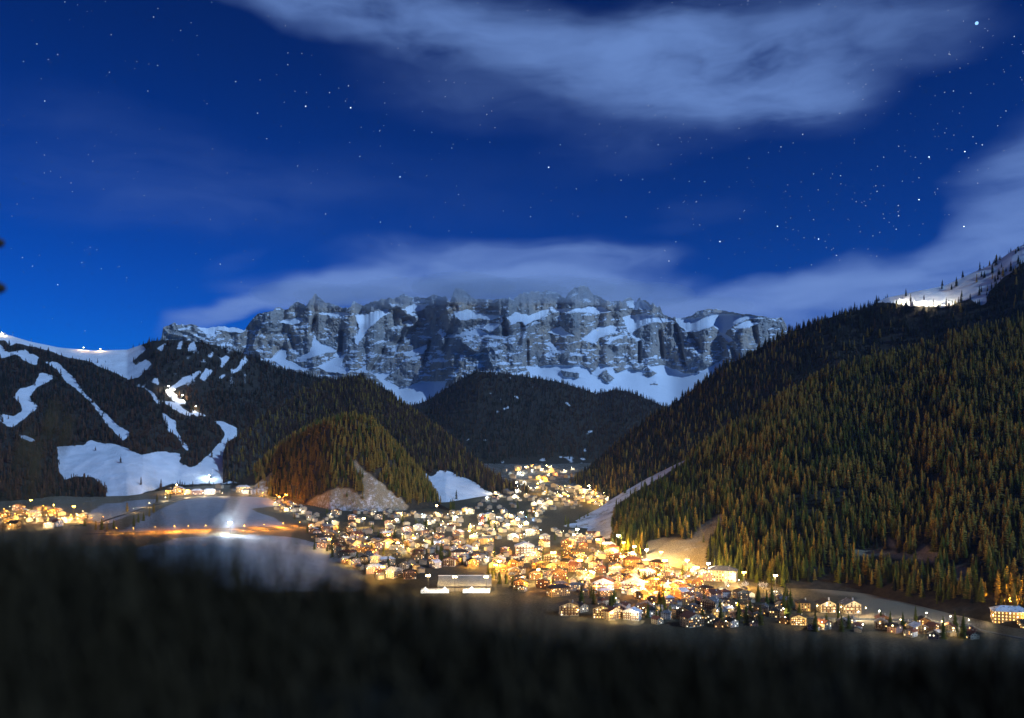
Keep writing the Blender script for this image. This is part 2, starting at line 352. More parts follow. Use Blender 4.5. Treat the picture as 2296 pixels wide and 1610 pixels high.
MEADOWS = [[(290,1178),(340,1150),(400,1122),(470,1112),(600,1114),(640,1135),(560,1140),(630,1165),(640,1180),(400,1188),(250,1195)],
           [(400,1204),(560,1198),(660,1203),(740,1225),(830,1285),(830,1330),(300,1330),(300,1230)], [(180,1160),(230,1130),(330,1118),(370,1120),(300,1150),(240,1180)]]
FIELD = R4([(920,740),(1000,710),(1140,740),(1420,760),(1550,800),(1750,850),(1900,880),(2060,860),(2100,1000),(1900,1010),(1300,970),(1200,900),(1300,820),(1100,800)])
def build_valley():
    us = np.linspace(-1.0, 1.0, 420); ys = np.concatenate([np.linspace(520, 3000, 330), np.linspace(3020, 7400, 60)])
    U, Y = np.meshgrid(us, ys, indexing='ij'); X = U * Y; Z = floor_z(X, Y)
    px, py = proj(X, Y, Z)
    sn = blur2(mask(px, py, MEADOWS).astype(float), 12) * .85
    sn = np.maximum(sn, np.interp(px, [560, 700], [.40, .20])); sn = sn - .12 * sstep(1215, 1235, py) * sstep(620, 700, px); sn = np.where((Y > 2700), .45, sn)
    gr = blur2(mask(px, py, FIELD).astype(float), 2); gr = np.maximum(gr, np.interp(px, [560, 700], [.8, .12])); sn = np.where(mask(px, py, FIELD), .30, sn)
    o = grid_mesh('valley_ground', X, Y, Z, M_VALLEY, {'snow': sn, 'grass': gr}); tag(o, 'snow dusted valley floor the town stands on', 'ground', kind='structure')
build_valley()
def build_near_slope():
    us = np.linspace(-1.1, 1.1, 120); ys = np.concatenate([np.linspace(3.0, 20, 20), np.linspace(22, 560, 80)])
    U, Y = np.meshgrid(us, ys, indexing='ij'); X = U * Y
    Z = np.where(Y < 20, -1.4 - .46 * (Y - 3), -9.2 - .363 * (Y - 20)) + .8 * fbm(X / 20, Y / 20) * np.clip(Y / 30, 0, 1)
    o = grid_mesh('near_hillside', X, Y, Z, M_HILL, {'snow': X * 0 + .05, 'grass': X * 0 + .2}); tag(o, 'dark grassy hillside falling away below the viewpoint', 'hillside', kind='structure')
build_near_slope()

# ------------------------------------------------------------------ hills
LAYERS = {}
def layer(name, label, tab, ncol, nrow, relief=14, wav=170, bow=0.0, snow=None, grass=None, snow0=.12, seed=0, back=True):
    """a hill front lofted from its foot line to its crest line, each given as (sight line, distance)"""
    px = np.linspace(tab[0][0], tab[-1][0], ncol); T = [np.interp(px, [r[0] for r in tab], [r[k] if r[k] is not None else 0 for r in tab]) for k in range(5)]
    fpy, fY, cpy, cY = T[1], T[2], T[3], T[4]
    known = [r[2] for r in tab]
    if any(k is None for k in known):
        kn = [(r[0], r[2] if r[2] is not None else at(r[0], r[1]).y) for r in tab]; fY = np.interp(px, [a for a, b in kn], [b for a, b in kn])
    ker = np.hanning(9); ker /= ker.sum(); sm = lambda a: np.convolve(np.pad(a, 4, mode='edge'), ker, 'valid')
    fY, cY, fpy = sm(fY), sm(cY), sm(fpy); cY = sm(np.maximum(cY, fY + 130 * sstep(0, 30, fpy - cpy)))
    cpy = cpy + .5 * fbm(px / 18, px * 0 + seed, 3)
    u = (px - CX) / FX; zf = (HZ - fpy) / FX * fY - 3; zc = (HZ - cpy) / FX * cY
    t = np.linspace(0, 1, nrow)
    U = u[:, None] + 0 * t; Y = fY[:, None] + (cY - fY)[:, None] * t; Z = zf[:, None] + (zc - zf)[:, None] * (t ** (1 + bow))
    X = U * Y
    env = np.sin(np.pi * np.clip(t, 0, 1)) ** .8
    Z = Z + env * (relief * fbm(X / wav + seed, Y / wav, 4) + relief * .7 * ridged(X / wav * .7, Y / wav * .35 + seed, 3))
    Yb, Zb = [Y], [Z]
    if back:
        kb = np.arange(1, 7)
        Yb.append(cY[:, None] + 45.0 * kb ** 1.4); Zb.append(zc[:, None] - 9.0 * kb ** 1.9)
    Y = np.concatenate(Yb, 1); Z = np.concatenate(Zb, 1); X = u[:, None] * Y
    vx, vy = proj(X, Y, Z)
    sn = np.full(X.shape, snow0)
    if snow is not None: sn = snow(vx, vy, sn)
    gr = np.zeros(X.shape) if grass is None else grass(vx, vy)
    sn = blur2(sn, 4)
    o = grid_mesh(name, X, Y, Z, M_HILL, {'snow': sn, 'grass': gr}); tag(o, label, 'hill', kind='structure')
    LAYERS[name] = (px, X, Y, Z, nrow)
def ski_snow(px, py, s):
    m = mask(px, py, PISTES, ISLANDS); s = np.where((px > 295) & (px < 580) & (py < 870), .30 + .35 * fbm(px / 10, py / 14, 3), s); return np.where(m, .8, s)
layer('ski_hill', 'high snowy hill with pale ski runs cut through forest', [
    (-160, 1128, None, 725, 3700), (0, 1126, None, 745, 3700), (60, 1122, None, 764, 3700), (130, 1113, None, 779, 3700), (210, 1115, None, 786, 3700), (285, 1113, None, 784, 3750), (320, 1108, None, 772, 3700),
    (345, 1103, None, 764, 3650), (400, 1094, None, 762, 3650), (450, 1091, None, 767, 3650), (520, 1089, None, 783, 3700), (560, 1086, None, 798, 3750), (620, 1082, None, 824, 3800), (680, 1078, None, 842, 3850),
    (740, 1076, None, 852, 3900), (800, 1076, None, 860, 3950), (870, 1080, None, 890, 3950)], 520, 230, 16, 190, .12, ski_snow, seed=3)
layer('far_hill', 'dark wooded hill in the middle below the rock walls', [
    (860, 1060, 3750, 940, 4600), (920, 1052, 3700, 912, 4650), (960, 1048, 3650, 897, 4700), (1000, 1046, 3650, 872, 4700), (1030, 1045, 3650, 852, 4700), (1070, 1044, 3650, 833, 4700), (1120, 1044, 3650, 836, 4700), (1180, 1043, 3650, 845, 4700),
    (1220, 1043, 3650, 851, 4700), (1260, 1043, 3650, 858, 4700), (1310, 1046, 3650, 874, 4700), (1340, 1048, 3650, 884, 4750), (1375, 1050, 3650, 874, 4800), (1405, 1050, 3650, 877, 4800), (1440, 1052, 3650, 890, 4800), (1480, 1055, 3650, 908, 4800), (1560, 1060, 3700, 940, 4800)],
    300, 150, 18, 220, .1, lambda px, py, s: s + .6 * sstep(.28, .5, fbm(px / 8, py / 7, 3)) * sstep(-.1, .3, fbm(px / 60, py / 40, 2)) + np.where((py > 1022) & (px > 1120), .42 * sstep(-.05, .3, fbm(px / 20, py / 6, 3)), 0), seed=8)
layer('wooded_spur', 'brown larch covered spur running down to the town', [
    (500, 1088, None, 1020, 2600), (560, 1086, None, 965, 2850), (600, 1086, None, 935, 3000), (680, 1100, None, 882, 3300), (740, 1112, None, 858, 3500), (810, 1122, None, 845, 3500), (870, 1128, None, 882, 3400), (940, 1128, None, 934, 3250),
    (1000, 1128, None, 978, 3100), (1060, 1120, None, 1034, 2900), (1110, 1110, None, 1072, 2750), (1150, 1102, None, 1094, 2650), (1185, 1106, None, 1103, 2600)], 340, 170, 13, 170, .05,
    lambda px, py, s: np.where(mask(px, py, SPUR_SNOW), .8, s), seed=14)
layer('wooded_knoll', 'small steep knoll with larches and pale grass at the town edge', [
    (545, 1108, None, 1080, 2150), (570, 1110, None, 1058, 2180), (600, 1113, None, 1030, 2200), (640, 1116, None, 1000, 2250), (680, 1130, None, 973, 2250), (740, 1143, None, 949, 2250), (800, 1147, None, 940, 2250), (840, 1147, None, 958, 2230),
    (880, 1146, None, 998, 2180), (920, 1144, None, 1043, 2150), (950, 1142, None, 1074, 2120), (985, 1142, None, 1130, 2020), (1010, 1146, None, 1143, 1960)], 260, 140, 6, 70, -.05,
    lambda px, py, s: np.where(mask(px, py, KNOLL_GRASS), .44, .1), lambda px, py: blur2(mask(px, py, KNOLL_GRASS).astype(float), 2), seed=21)
layer('forest_mountain', 'dark forested mountain side rising to a snowy crest', [
    (1275, 1092, 2850, 1090, 2930), (1290, 1090, 2850, 1080, 2960), (1320, 1098, 2700, 1056, 3100), (1400, 1130, 2300, 987, 3100), (1450, 1130, 2300, 943, 3050), (1500, 1120, 2250, 914, 3000), (1560, 1090, 2250, 869, 2950), (1620, 1060, 2250, 824, 2900), (1680, 1030, 2250, 794, 2850),
    (1760, 980, 2250, 750, 2800), (1880, 910, 2300, 705, 2700), (1950, 890, 2350, 689, 2670), (1968, 884, 2350, 676, 2660), (1990, 878, 2350, 667, 2650), (2060, 850, 2350, 652, 2600), (2120, 830, 2320, 640, 2580), (2180, 810, 2300, 612, 2550), (2230, 800, 2280, 590, 2530), (2270, 790, 2260, 562, 2510), (2296, 780, 2250, 548, 2500), (2460, 740, 2200, 490, 2450)],
    420, 170, 14, 200, .05, lambda px, py, s: np.where(mask(px, py, RIDGE_SNOW), .75, s + .25 * sstep(.3, .6, fbm(px / 30, py / 16, 3))), seed=30)
layer('forest_spur', 'near forested slope of green spruce and golden larch', [
    (1262, 1182, None, 1178, 1900), (1290, 1192, None, 1166, 2000), (1340, 1206, None, 1141, 2020), (1370, 1218, None, 1120, 2050), (1400, 1250, None, 1102, 2050), (1450, 1262, None, 1073, 2050), (1550, 1286, None, 1024, 2000), (1650, 1304, None, 963, 1980), (1750, 1322, None, 898, 1980),
    (1850, 1326, None, 844, 1980), (1950, 1336, None, 814, 1970), (2032, 1356, None, 798, 1950), (2141, 1382, None, 760, 1900), (2266, 1410, None, 735, 1850), (2460, 1440, None, 690, 1800)], 460, 260, 15, 150, .03,
    lambda px, py, s: np.where(mask(px, py, STRIP), .55, np.where(mask(px, py, CLEAR), .36, s)), lambda px, py: blur2(mask(px, py, STRIP + CLEAR).astype(float), 2), seed=41)

# ------------------------------------------------------------------ the rock massif
SKYLINE = [(330,790),(352,775),(362,759),(366,735),(387,724),(411,728),(433,728),(450,735),(499,733),(549,738),(559,724),(577,706),(601,700),(619,692),(647,692),(668,673),(686,688),(700,668),(707,657),(724,671),(749,685),(781,689),(795,675),(816,685),(851,670),(879,671),(907,659),(921,668),
    (957,668),(974,659),(995,664),(1009,675),(1020,643),(1041,650),(1058,668),(1092,671),(1132,671),(1150,668),(1169,657),(1200,655),(1233,654),(1268,664),(1289,643),(1307,640),(1324,650),(1338,664),(1359,675),(1401,670),(1444,671),(1461,682),(1479,689),(1489,705),(1514,712),(1546,710),(1563,699),(1591,692),(1616,694),(1648,701),(1690,706),(1728,712),(1753,712),(1764,731),(1767,748),(1785,790),(1810,850),(1840,900)]
SELLA_SNOW = R5(
    [(760,570),(830,550),(920,540),(890,590),(800,590)], [(1000,515),(1180,508),(1230,530),(1100,537)], [(1240,530),(1330,520),(1460,490),(1450,520),(1380,570),(1330,620),(1290,680),(1260,730),(1245,700),(1270,620),(1260,570)],
    [(1560,490),(1620,450),(1700,460),(1690,490),(1580,520)], [(230,605),(300,605),(400,603),(540,618),(545,640),(450,640),(350,620),(360,670),(300,650)],
    [(700,810),(780,740),(810,760),(800,810),(900,860),(950,885),(800,870)], [(980,660),(1010,700),(1100,740),(1130,760),(1000,790),(900,830),(880,800),(960,760)], [(1000,860),(1100,810),(1170,800),(1150,850),(1220,880),(1180,905),(1080,895)],
    [(1250,885),(1310,845),(1325,895),(1270,900)], [(1540,770),(1650,740),(1700,715),(1700,750),(1600,795)], [(1350,905),(1480,893),(1430,940),(1540,1000),(1660,950),(1830,950),(1760,1100),(1500,1100),(1430,970)],
    [(1600,430),(1700,425),(1680,450),(1620,450)]) + R6(
    [(90,510),(180,495),(260,530),(400,530),(400,570),(330,640),(280,610),(330,560),(240,550),(120,560)], [(100,660),(230,615),(300,640),(410,688),(330,672),(220,655)],
    [(420,540),(480,510),(560,530),(700,490),(680,530),(600,570),(540,600),(520,570),(460,590)], [(700,490),(830,490),(1000,470),(1090,500),(1050,515),(900,510),(760,515)],
    [(680,640),(760,600),(800,630),(860,655),(780,665)], [(900,690),(980,620),(1040,595),(1110,600),(1150,640),(1060,660),(980,700)], [(1160,540),(1300,520),(1480,560),(1500,570),(1360,570),(1280,600),(1230,640),(1290,690),(1260,700),(1200,620)],
    [(1180,440),(1300,430),(1340,490),(1200,490)], [(1500,550),(1640,545),(1760,520),(1900,525),(2100,545),(1950,560),(1850,600),(1820,650),(1870,690),(1840,710),(1780,640),(1750,600),(1600,640),(1530,600)], [(1880,600),(1940,570),(2040,580),(2000,600),(1900,620)],
    [(550,860),(700,850),(880,850),(950,870),(960,910),(1000,870),(1020,835),(1080,850),(1130,900),(1200,870),(1290,880),(1330,850),(1420,850),(1480,870),(1560,900),(1650,905),(1700,870),(1790,820),(1860,830),(1800,1000),(1500,1200),(1200,1150),(900,1000),(600,960)],
    [(1050,705),(1150,650),(1175,655),(1080,712)], [(660,705),(700,700),(750,745),(700,740)])
SELLA_ISL = R6([(1290,910),(1320,860),(1380,900),(1340,925)], [(1000,920),(1060,880),(1110,930),(1080,965)], [(770,880),(890,890),(880,930),(800,925)], [(1330,975),(1380,950),(1400,985)], [(300,570),(380,545),(380,580),(330,585)])
CLEFTS = [(R5([(1640,600),(1500,720)])[0], 26), (R5([(1560,560),(1530,700)])[0], 22), (R5([(830,650),(850,740)])[0], 26), (R5([(1160,640),(1150,760)])[0], 20), (R5([(985,560),(960,640)])[0], 16),
          (R6([(530,590),(500,700)])[0], 24), (R6([(400,560),(420,650)])[0], 26), (R6([(1270,700),(1270,830)])[0], 14), (R6([(1400,640),(1420,800)])[0], 16), (R6([(1600,650),(1660,760)])[0], 22), (R6([(1990,580),(2020,700)])[0], 18), (R6([(555,700),(560,850)])[0], 14),
          (R6([(1500,600),(1560,850)])[0], 16), (R6([(1850,720),(1880,800)])[0], 24), (R5([(1720,700),(1680,850)])[0], 14), (R5([(1420,760),(1340,880)])[0], 20), (R6([(60,650),(20,800)])[0], 26)]
def build_massif():
    nc, nr = 1250, 250
    px = np.linspace(330, 1840, nc); sky = np.interp(px, [a for a, b in SKYLINE], [b for a, b in SKYLINE])
    rough = np.interp(px, [330, 360, 450, 560, 1480, 1560, 1700, 1840], [1, 2, 1.2, 3, 4, 1.5, 1, 1])
    sky = sky - rough * 2.2 * np.clip(ridged(px / 16, px * 0 + 3.3, 3), -.3, 1) + rough * .8
    bot = np.interp(px, [330, 560, 700, 880, 960, 1050, 1200, 1330, 1480, 1600, 1840], [860, 880, 900, 935, 925, 905, 915, 935, 950, 950, 960])
    t = np.linspace(0, 1, nr)
    ks = np.hanning(61); ks /= ks.sum(); skys = np.convolve(np.pad(sky, 30, mode='edge'), ks, 'valid')
    PY = bot[:, None] + (skys - bot)[:, None] * t + (sky - skys)[:, None] * t ** 5; PX = px[:, None] + 0 * t
    wx = PX + 3.0 * fbm(PX / 14, PY / 9, 3); wy = PY + 2.2 * fbm(PX / 11 + 40, PY / 8, 3)
    S = blur2(mask(wx, wy, SELLA_SNOW, SELLA_ISL, .6).astype(float), 1)
    patch = sstep(.02, .36, fbm(PX / 15 + PY / 20 + 9, PY / 4.5 + 4, 5, .62)) * np.where(PY > 790, 1.0, .8)      # thin snow on broken ledges
    ledge = sstep(.35, .6, fbm(PX / 60 + 3, PY / 3.2, 3)) * .6
    soft = np.clip(S + .55 * patch + .5 * ledge, 0, 1)
    cot = .20 + soft * 1.05
    dpy = np.abs(np.diff(PY, axis=1, prepend=PY[:, :1]))
    # plan of the foot of the walls, then step back with height
    Y0 = 6000 + 130 * fbm(px / 170, px * 0 + 1.7, 2) + np.interp(px, [330, 560, 900, 1150, 1200, 1700, 1840], [-250, 0, 30, -60, 20, 120, 420])
    D = np.cumsum(dpy * 6300 / FX * cot, axis=1)
    def hsm(a, k):
        ker = np.hanning(2 * k + 1); ker /= ker.sum(); return np.apply_along_axis(lambda c: np.convolve(np.pad(c, k, mode='edge'), ker, 'valid'), 0, a)
    D = hsm(D, 12) * .55 + hsm(D, 3) * .45
    Y = Y0[:, None] + D
    rock = 1 - .85 * S
    Y += rock * (-70 * ridged(PX / 105 + .8 * fbm(PX / 60, PY / 45, 3), PY / 150 + 2, 2, .45) + 26 * fbm(PX / 17 + PY / 40, PY / 22, 4, .6) + 13 * fbm(PX / 5, PY / 5, 4, .65))
    Y = Y + (hsm(Y, 22) - Y) * sstep(.3, .9, S)
    for seg, w in CLEFTS:
        (x1, y1), (x2, y2) = seg; dx, dy = x2 - x1, y2 - y1; LL = dx * dx + dy * dy
        s = np.clip(((PX - x1) * dx + (PY - y1) * dy) / LL, 0, 1); d = np.hypot(PX - x1 - s * dx, PY - y1 - s * dy)
        Y += (1 - .8 * S) * 80 * np.exp(-(d / (w * .28)) ** 2)
    # the flat topped buttress in the middle stands forward
    b = sstep(1000, 1015, PX) * sstep(1185, 1170, PX) * sstep(750, 762, PY); Y -= 80 * blur2(b, 6)
    U = (PX - CX) / FX; Z = (HZ - PY) / FX * Y
    kb = np.arange(1, 8); Yt = Y[:, -1:] + 60.0 * kb ** 1.5; Zt = Z[:, -1:] - 6.0 * kb ** 1.7
    Y = np.concatenate([Y, Yt], 1); Z = np.concatenate([Z, Zt], 1); X = ((px - CX) / FX)[:, None] * Y
    snow = np.concatenate([S * .85 + .76 * patch + .60 * ledge, np.full(Yt.shape, .4)], 1)
    o = grid_mesh('rock_massif', X, Y, Z, M_ROCK, {'snow': snow}); tag(o, 'huge pale rock massif of cliffs and snowy ledges', 'mountain', kind='structure')
build_massif()

# ------------------------------------------------------------------ trees
def spruce_mesh(seed, H=21.0, R=3.1, tiers=12, n=9, droop=.34, droopv=.1, base=.06, pw=.85):
    r = random.Random(seed); b = MB()
    for k in range(tiers):
        h = base + (1 - base) * (k / tiers) ** .92; rad = R * (1 - h) ** pw * r.uniform(.8, 1.18) + .12; z = H * h
        nn = max(5, int(n * (1 - .45 * h))); a0 = r.random() * 6.28
        for j in range(nn):
            a = a0 + 6.283 * j / nn + r.uniform(-.25, .25); q = rad * r.uniform(.65, 1.18); w = q * r.uniform(.36, .6) + .1
            c, s = math.cos(a), math.sin(a); dz = -q * (droop + r.uniform(-droopv, droopv)); th = H / tiers * r.uniform(.75, 1.2)
            p = [(0, 0, z + th * .75), (c * q * .55 - s * w, s * q * .55 + c * w, z + dz * .45 + th * .1), (c * q, s * q, z + dz), (c * q * .55 + s * w, s * q * .55 - c * w, z + dz * .45 + th * .1), (0, 0, z - th * .35)]
            b.add(p, [(0, 1, 2), (0, 2, 3), (4, 2, 1), (4, 3, 2)])
    b.add([(.25, 0, H * .9), (-.12, .2, H * .9), (-.12, -.2, H * .9), (0, 0, H * 1.04)], [(0, 1, 3), (1, 2, 3), (2, 0, 3)])
    return b
def trunk_mb(H=22.0, r0=.38, frac=.93):
    return MB().tube([(0, 0, -1.2), (0.05, 0, H * .4), (0, 0.05, H * frac)], [r0, r0 * .65, .06], 6)
CROWN = {}; TRUNK = {}
for i in range(4):
    CROWN['spruce', i] = spruce_mesh(10 + i, R=3.6 + .3 * i, tiers=11 + i % 2).mesh('spruce_crown', [M_SPRUCE])
    CROWN['larch', i] = spruce_mesh(40 + i, R=3.3 + .3 * i, tiers=11, n=8, droop=.02, droopv=.3, base=.12, pw=.62).mesh('larch_crown', [M_LARCH])
TRUNK = trunk_mb().mesh('tree_trunk', [M_BARK])
PROTO = bpy.data.collections.new('forest_tree_shapes')
for kind in ('larch', 'spruce'):
    for i in range(4):
        b = MB(); me = CROWN[kind, i]; b.add([v.co[:] for v in me.vertices], [p.vertices[:] for p in me.polygons], 0)
        t = trunk_mb(); b.add(t.v, t.f, 1)
        PROTO.objects.link(bpy.data.objects.new('%s_%d' % (kind, i), b.mesh('forest_%s' % kind, [M_LARCH if kind == 'larch' else M_SPRUCE, M_BARK])))
for i in range(4):           # browner larches and dark spruces, colour dimmed to imitate weaker light
    for nm, src, mt in (('tree_brown', 'larch', M_BROWN), ('tree_dimmed', 'spruce', M_DIMSP)):
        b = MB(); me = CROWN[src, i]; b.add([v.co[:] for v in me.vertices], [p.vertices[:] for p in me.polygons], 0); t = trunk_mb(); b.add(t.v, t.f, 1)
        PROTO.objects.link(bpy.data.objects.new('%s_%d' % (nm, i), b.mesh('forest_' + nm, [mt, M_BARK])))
def scatter_group():
    ng = bpy.data.node_groups.new('forest_scatter', 'GeometryNodeTree')
    ng.interface.new_socket('Geometry', in_out='INPUT', socket_type='NodeSocketGeometry'); ng.interface.new_socket('Geometry', in_out='OUTPUT', socket_type='NodeSocketGeometry')
    gi, go = ng.nodes.new('NodeGroupInput'), ng.nodes.new('NodeGroupOutput')
    ci = ng.nodes.new('GeometryNodeCollectionInfo'); ci.inputs['Collection'].default_value = PROTO; ci.inputs['Separate Children'].default_value = True; ci.inputs['Reset Children'].default_value = True
    ip = ng.nodes.new('GeometryNodeInstanceOnPoints'); ip.inputs['Pick Instance'].default_value = True
    def at_(name, typ):
        n = ng.nodes.new('GeometryNodeInputNamedAttribute'); n.data_type = typ; n.inputs['Name'].default_value = name; return n.outputs[0]
    L = ng.links.new
    L(gi.outputs[0], ip.inputs['Points']); L(ci.outputs[0], ip.inputs['Instance']); L(at_('idx', 'INT'), ip.inputs['Instance Index'])
    L(at_('scl', 'FLOAT_VECTOR'), ip.inputs['Scale'])
    cx = ng.nodes.new('ShaderNodeCombineXYZ'); L(at_('rot', 'FLOAT'), cx.inputs[2])
    er = ng.nodes.new('FunctionNodeEulerToRotation'); L(cx.outputs[0], er.inputs[0]); L(er.outputs[0], ip.inputs['Rotation'])
    L(ip.outputs[0], go.inputs[0]); return ng
NG = scatter_group()
def forest(name, label, P, idx, scl, rot):
    me = bpy.data.meshes.new(name); me.vertices.add(len(P)); me.vertices.foreach_set('co', P.astype(np.float32).ravel())
    a = me.attributes.new('idx', 'INT', 'POINT'); a.data.foreach_set('value', idx.astype(np.int32))
    a = me.attributes.new('scl', 'FLOAT_VECTOR', 'POINT'); a.data.foreach_set('vector', scl.astype(np.float32).ravel())
    a = me.attributes.new('rot', 'FLOAT', 'POINT'); a.data.foreach_set('value', rot.astype(np.float32))
    o = link(name, me); md = o.modifiers.new('scatter', 'NODES'); md.node_group = NG
    tag(o, label, 'forest', kind='stuff'); return o
def sample_layer(lname, spacing, accept, back_rows=3):
    px, X, Y, Z, nrow = LAYERS[lname]; m = nrow + back_rows
    P = np.stack([X, Y, Z], -1)[:, :m]
    a = P[1:, :-1] - P[:-1, :-1]; b = P[:-1, 1:] - P[:-1, :-1]; ar = np.abs(a[..., 0] * b[..., 1] - a[..., 1] * b[..., 0])
    n = int(ar.sum() / spacing ** 2); pr = (ar / ar.sum()).ravel(); k = RNG.choice(pr.size, n, p=pr); i, j = np.divmod(k, m - 1)
    s, t = RNG.random(n), RNG.random(n)
    Q = P[i, j] * ((1 - s) * (1 - t))[:, None] + P[i + 1, j] * (s * (1 - t))[:, None] + P[i, j + 1] * ((1 - s) * t)[:, None] + P[i + 1, j + 1] * (s * t)[:, None]
    vx, vy = proj(Q[:, 0], Q[:, 1], Q[:, 2]); ok = accept(vx + RNG.normal(0, 3.0, n), vy + RNG.normal(0, 2.4, n), Q); return Q[ok], vx[ok], vy[ok]
def tree_attrs(Q, vx, vy, larch_p, hmul=1.0):
    n = len(Q); lar = RNG.random(n) < larch_p
    idx = np.where(lar, 0, 4) + RNG.integers(0, 4, n)
    h = hmul * RNG.lognormal(0, .34, n); h = np.clip(h, .45, 1.5); w = h * RNG.uniform(.9, 1.3, n)
    Q = Q.copy(); Q[:, 2] -= .5
    return Q, idx, np.stack([w, w, h], -1), RNG.random(n) * 6.283
def thin(vx, vy, Q, polys, holes=(), keep=.01, dens=None, below=0.0):
    ok = ~(mask(vx, vy, polys, holes) | mask(vx, vy - below, polys, holes)) | (RNG.random(len(vx)) < keep)
    if dens is not None: ok &= RNG.random(len(vx)) < dens
    return ok
def plant(lname, fname, label, spacing, accept, larch, hmul):
    Q, vx, vy = sample_layer(lname, spacing, accept); A = tree_attrs(Q, vx, vy, larch(vx, vy, Q), hmul); return (fname, label, vx, vy) + A
def ski_ok(vx, vy, Q):
    patchy = np.where((vx > 300) & (vx < 580) & (vy < 880), .42 + .9 * fbm(Q[:, 0] / 45, Q[:, 1] / 45), 1.0)
    return thin(vx, vy, Q, PISTES, ISLANDS, .006, patchy, 7.0) & (vy > np.interp(vx, [0, 285, 330], [790, 800, 700]) - 12) & ((vx < 235) | (vy < 1105) | (vx > 640)) & ~((vx < 235) & (vy > 1124))
forests = []
forests.append(plant('ski_hill', 'ski_hill_forest', 'dark conifer forest between the pale ski runs', 11.5, ski_ok, lambda vx, vy, Q: np.clip(.42 + .4 * sstep(860, 1000, vy) + .3 * fbm(Q[:, 0] / 90, Q[:, 1] / 90), .05, .9), .80))
forests.append(plant('far_hill', 'far_hill_forest', 'bluish dark forest on the middle hill below the cliffs', 15.0, lambda vx, vy, Q: (RNG.random(len(vx)) < .9 - .8 * sstep(.28, .5, fbm(vx / 8, vy / 7, 3)) * sstep(-.1, .3, fbm(vx / 60, vy / 40, 2))) & (vy < np.interp(vx, [1000, 1100, 1140, 1300], [1060, 1050, 1030, 1030])), lambda vx, vy, Q: np.clip(.5 + .5 * sstep(1200, 1330, vx) + .4 * fbm(vx / 40, vy / 30, 2), .1, .95), .85))
forests.append(plant('wooded_spur', 'spur_larch_forest', 'brown larch forest on the spur behind the knoll', 9.0, lambda vx, vy, Q: thin(vx, vy, Q, SPUR_SNOW, (), .004), lambda vx, vy, Q: np.clip(.84 + .35 * fbm(Q[:, 0] / 80, Q[:, 1] / 80), .3, .97), .92))
forests.append(plant('wooded_knoll', 'knoll_larch_forest', 'orange brown larches on the small knoll', 5.8, lambda vx, vy, Q: thin(vx, vy, Q, KNOLL_GRASS, (), .015) & (vy < 1128) & (vx > 572), lambda vx, vy, Q: np.clip(.78 + .45 * fbm(Q[:, 0] / 40, Q[:, 1] / 40), .15, .95), .98))
def fm_ok(vx, vy, Q):
    m = mask(vx, vy, RIDGE_SNOW); return np.where(m, RNG.random(len(vx)) < .10 + .25 * sstep(2150, 2280, vx), True)
forests.append(plant('forest_mountain', 'mountain_forest', 'very dark forest on the back mountain below the snowy crest', 11.0, fm_ok, lambda vx, vy, Q: np.clip(.45 - .35 * sstep(1750, 1950, vx) + .3 * fbm(Q[:, 0] / 90, Q[:, 1] / 90), .05, .9), .90))
def fs_ok(vx, vy, Q):
    lim = np.interp(vx, [1365, 1380, 1480, 1500, 1590, 1600, 1750, 1790, 1850, 1960, 2016, 2110, 2170, 2210, 2240, 2300, 2460], [1222, 1242, 1250, 1255, 1262, 1288, 1314, 1302, 1308, 1316, 1334, 1352, 1354, 1346, 1366, 1374, 1390])
    return thin(vx, vy, Q, STRIP + CLEAR, (), .012, None, 14.0) & (vx > 1362) & (vy < lim) & (RNG.random(len(vx)) < 1.02 + 1.5 * fbm(Q[:, 0] / 48, Q[:, 1] / 48, 3) + .3 * sstep(1230, 1300, vy))
forests.append(plant('forest_spur', 'near_slope_forest', 'mixed spruce and larch forest covering the near slope', 7.4, fs_ok, lambda vx, vy, Q: np.clip(.16 + .55 * sstep(1500, 2050, vx + (1150 - vy) * 1.1) + .55 * fbm(Q[:, 0] / 90, Q[:, 1] / 90, 3), .04, .85), .92))

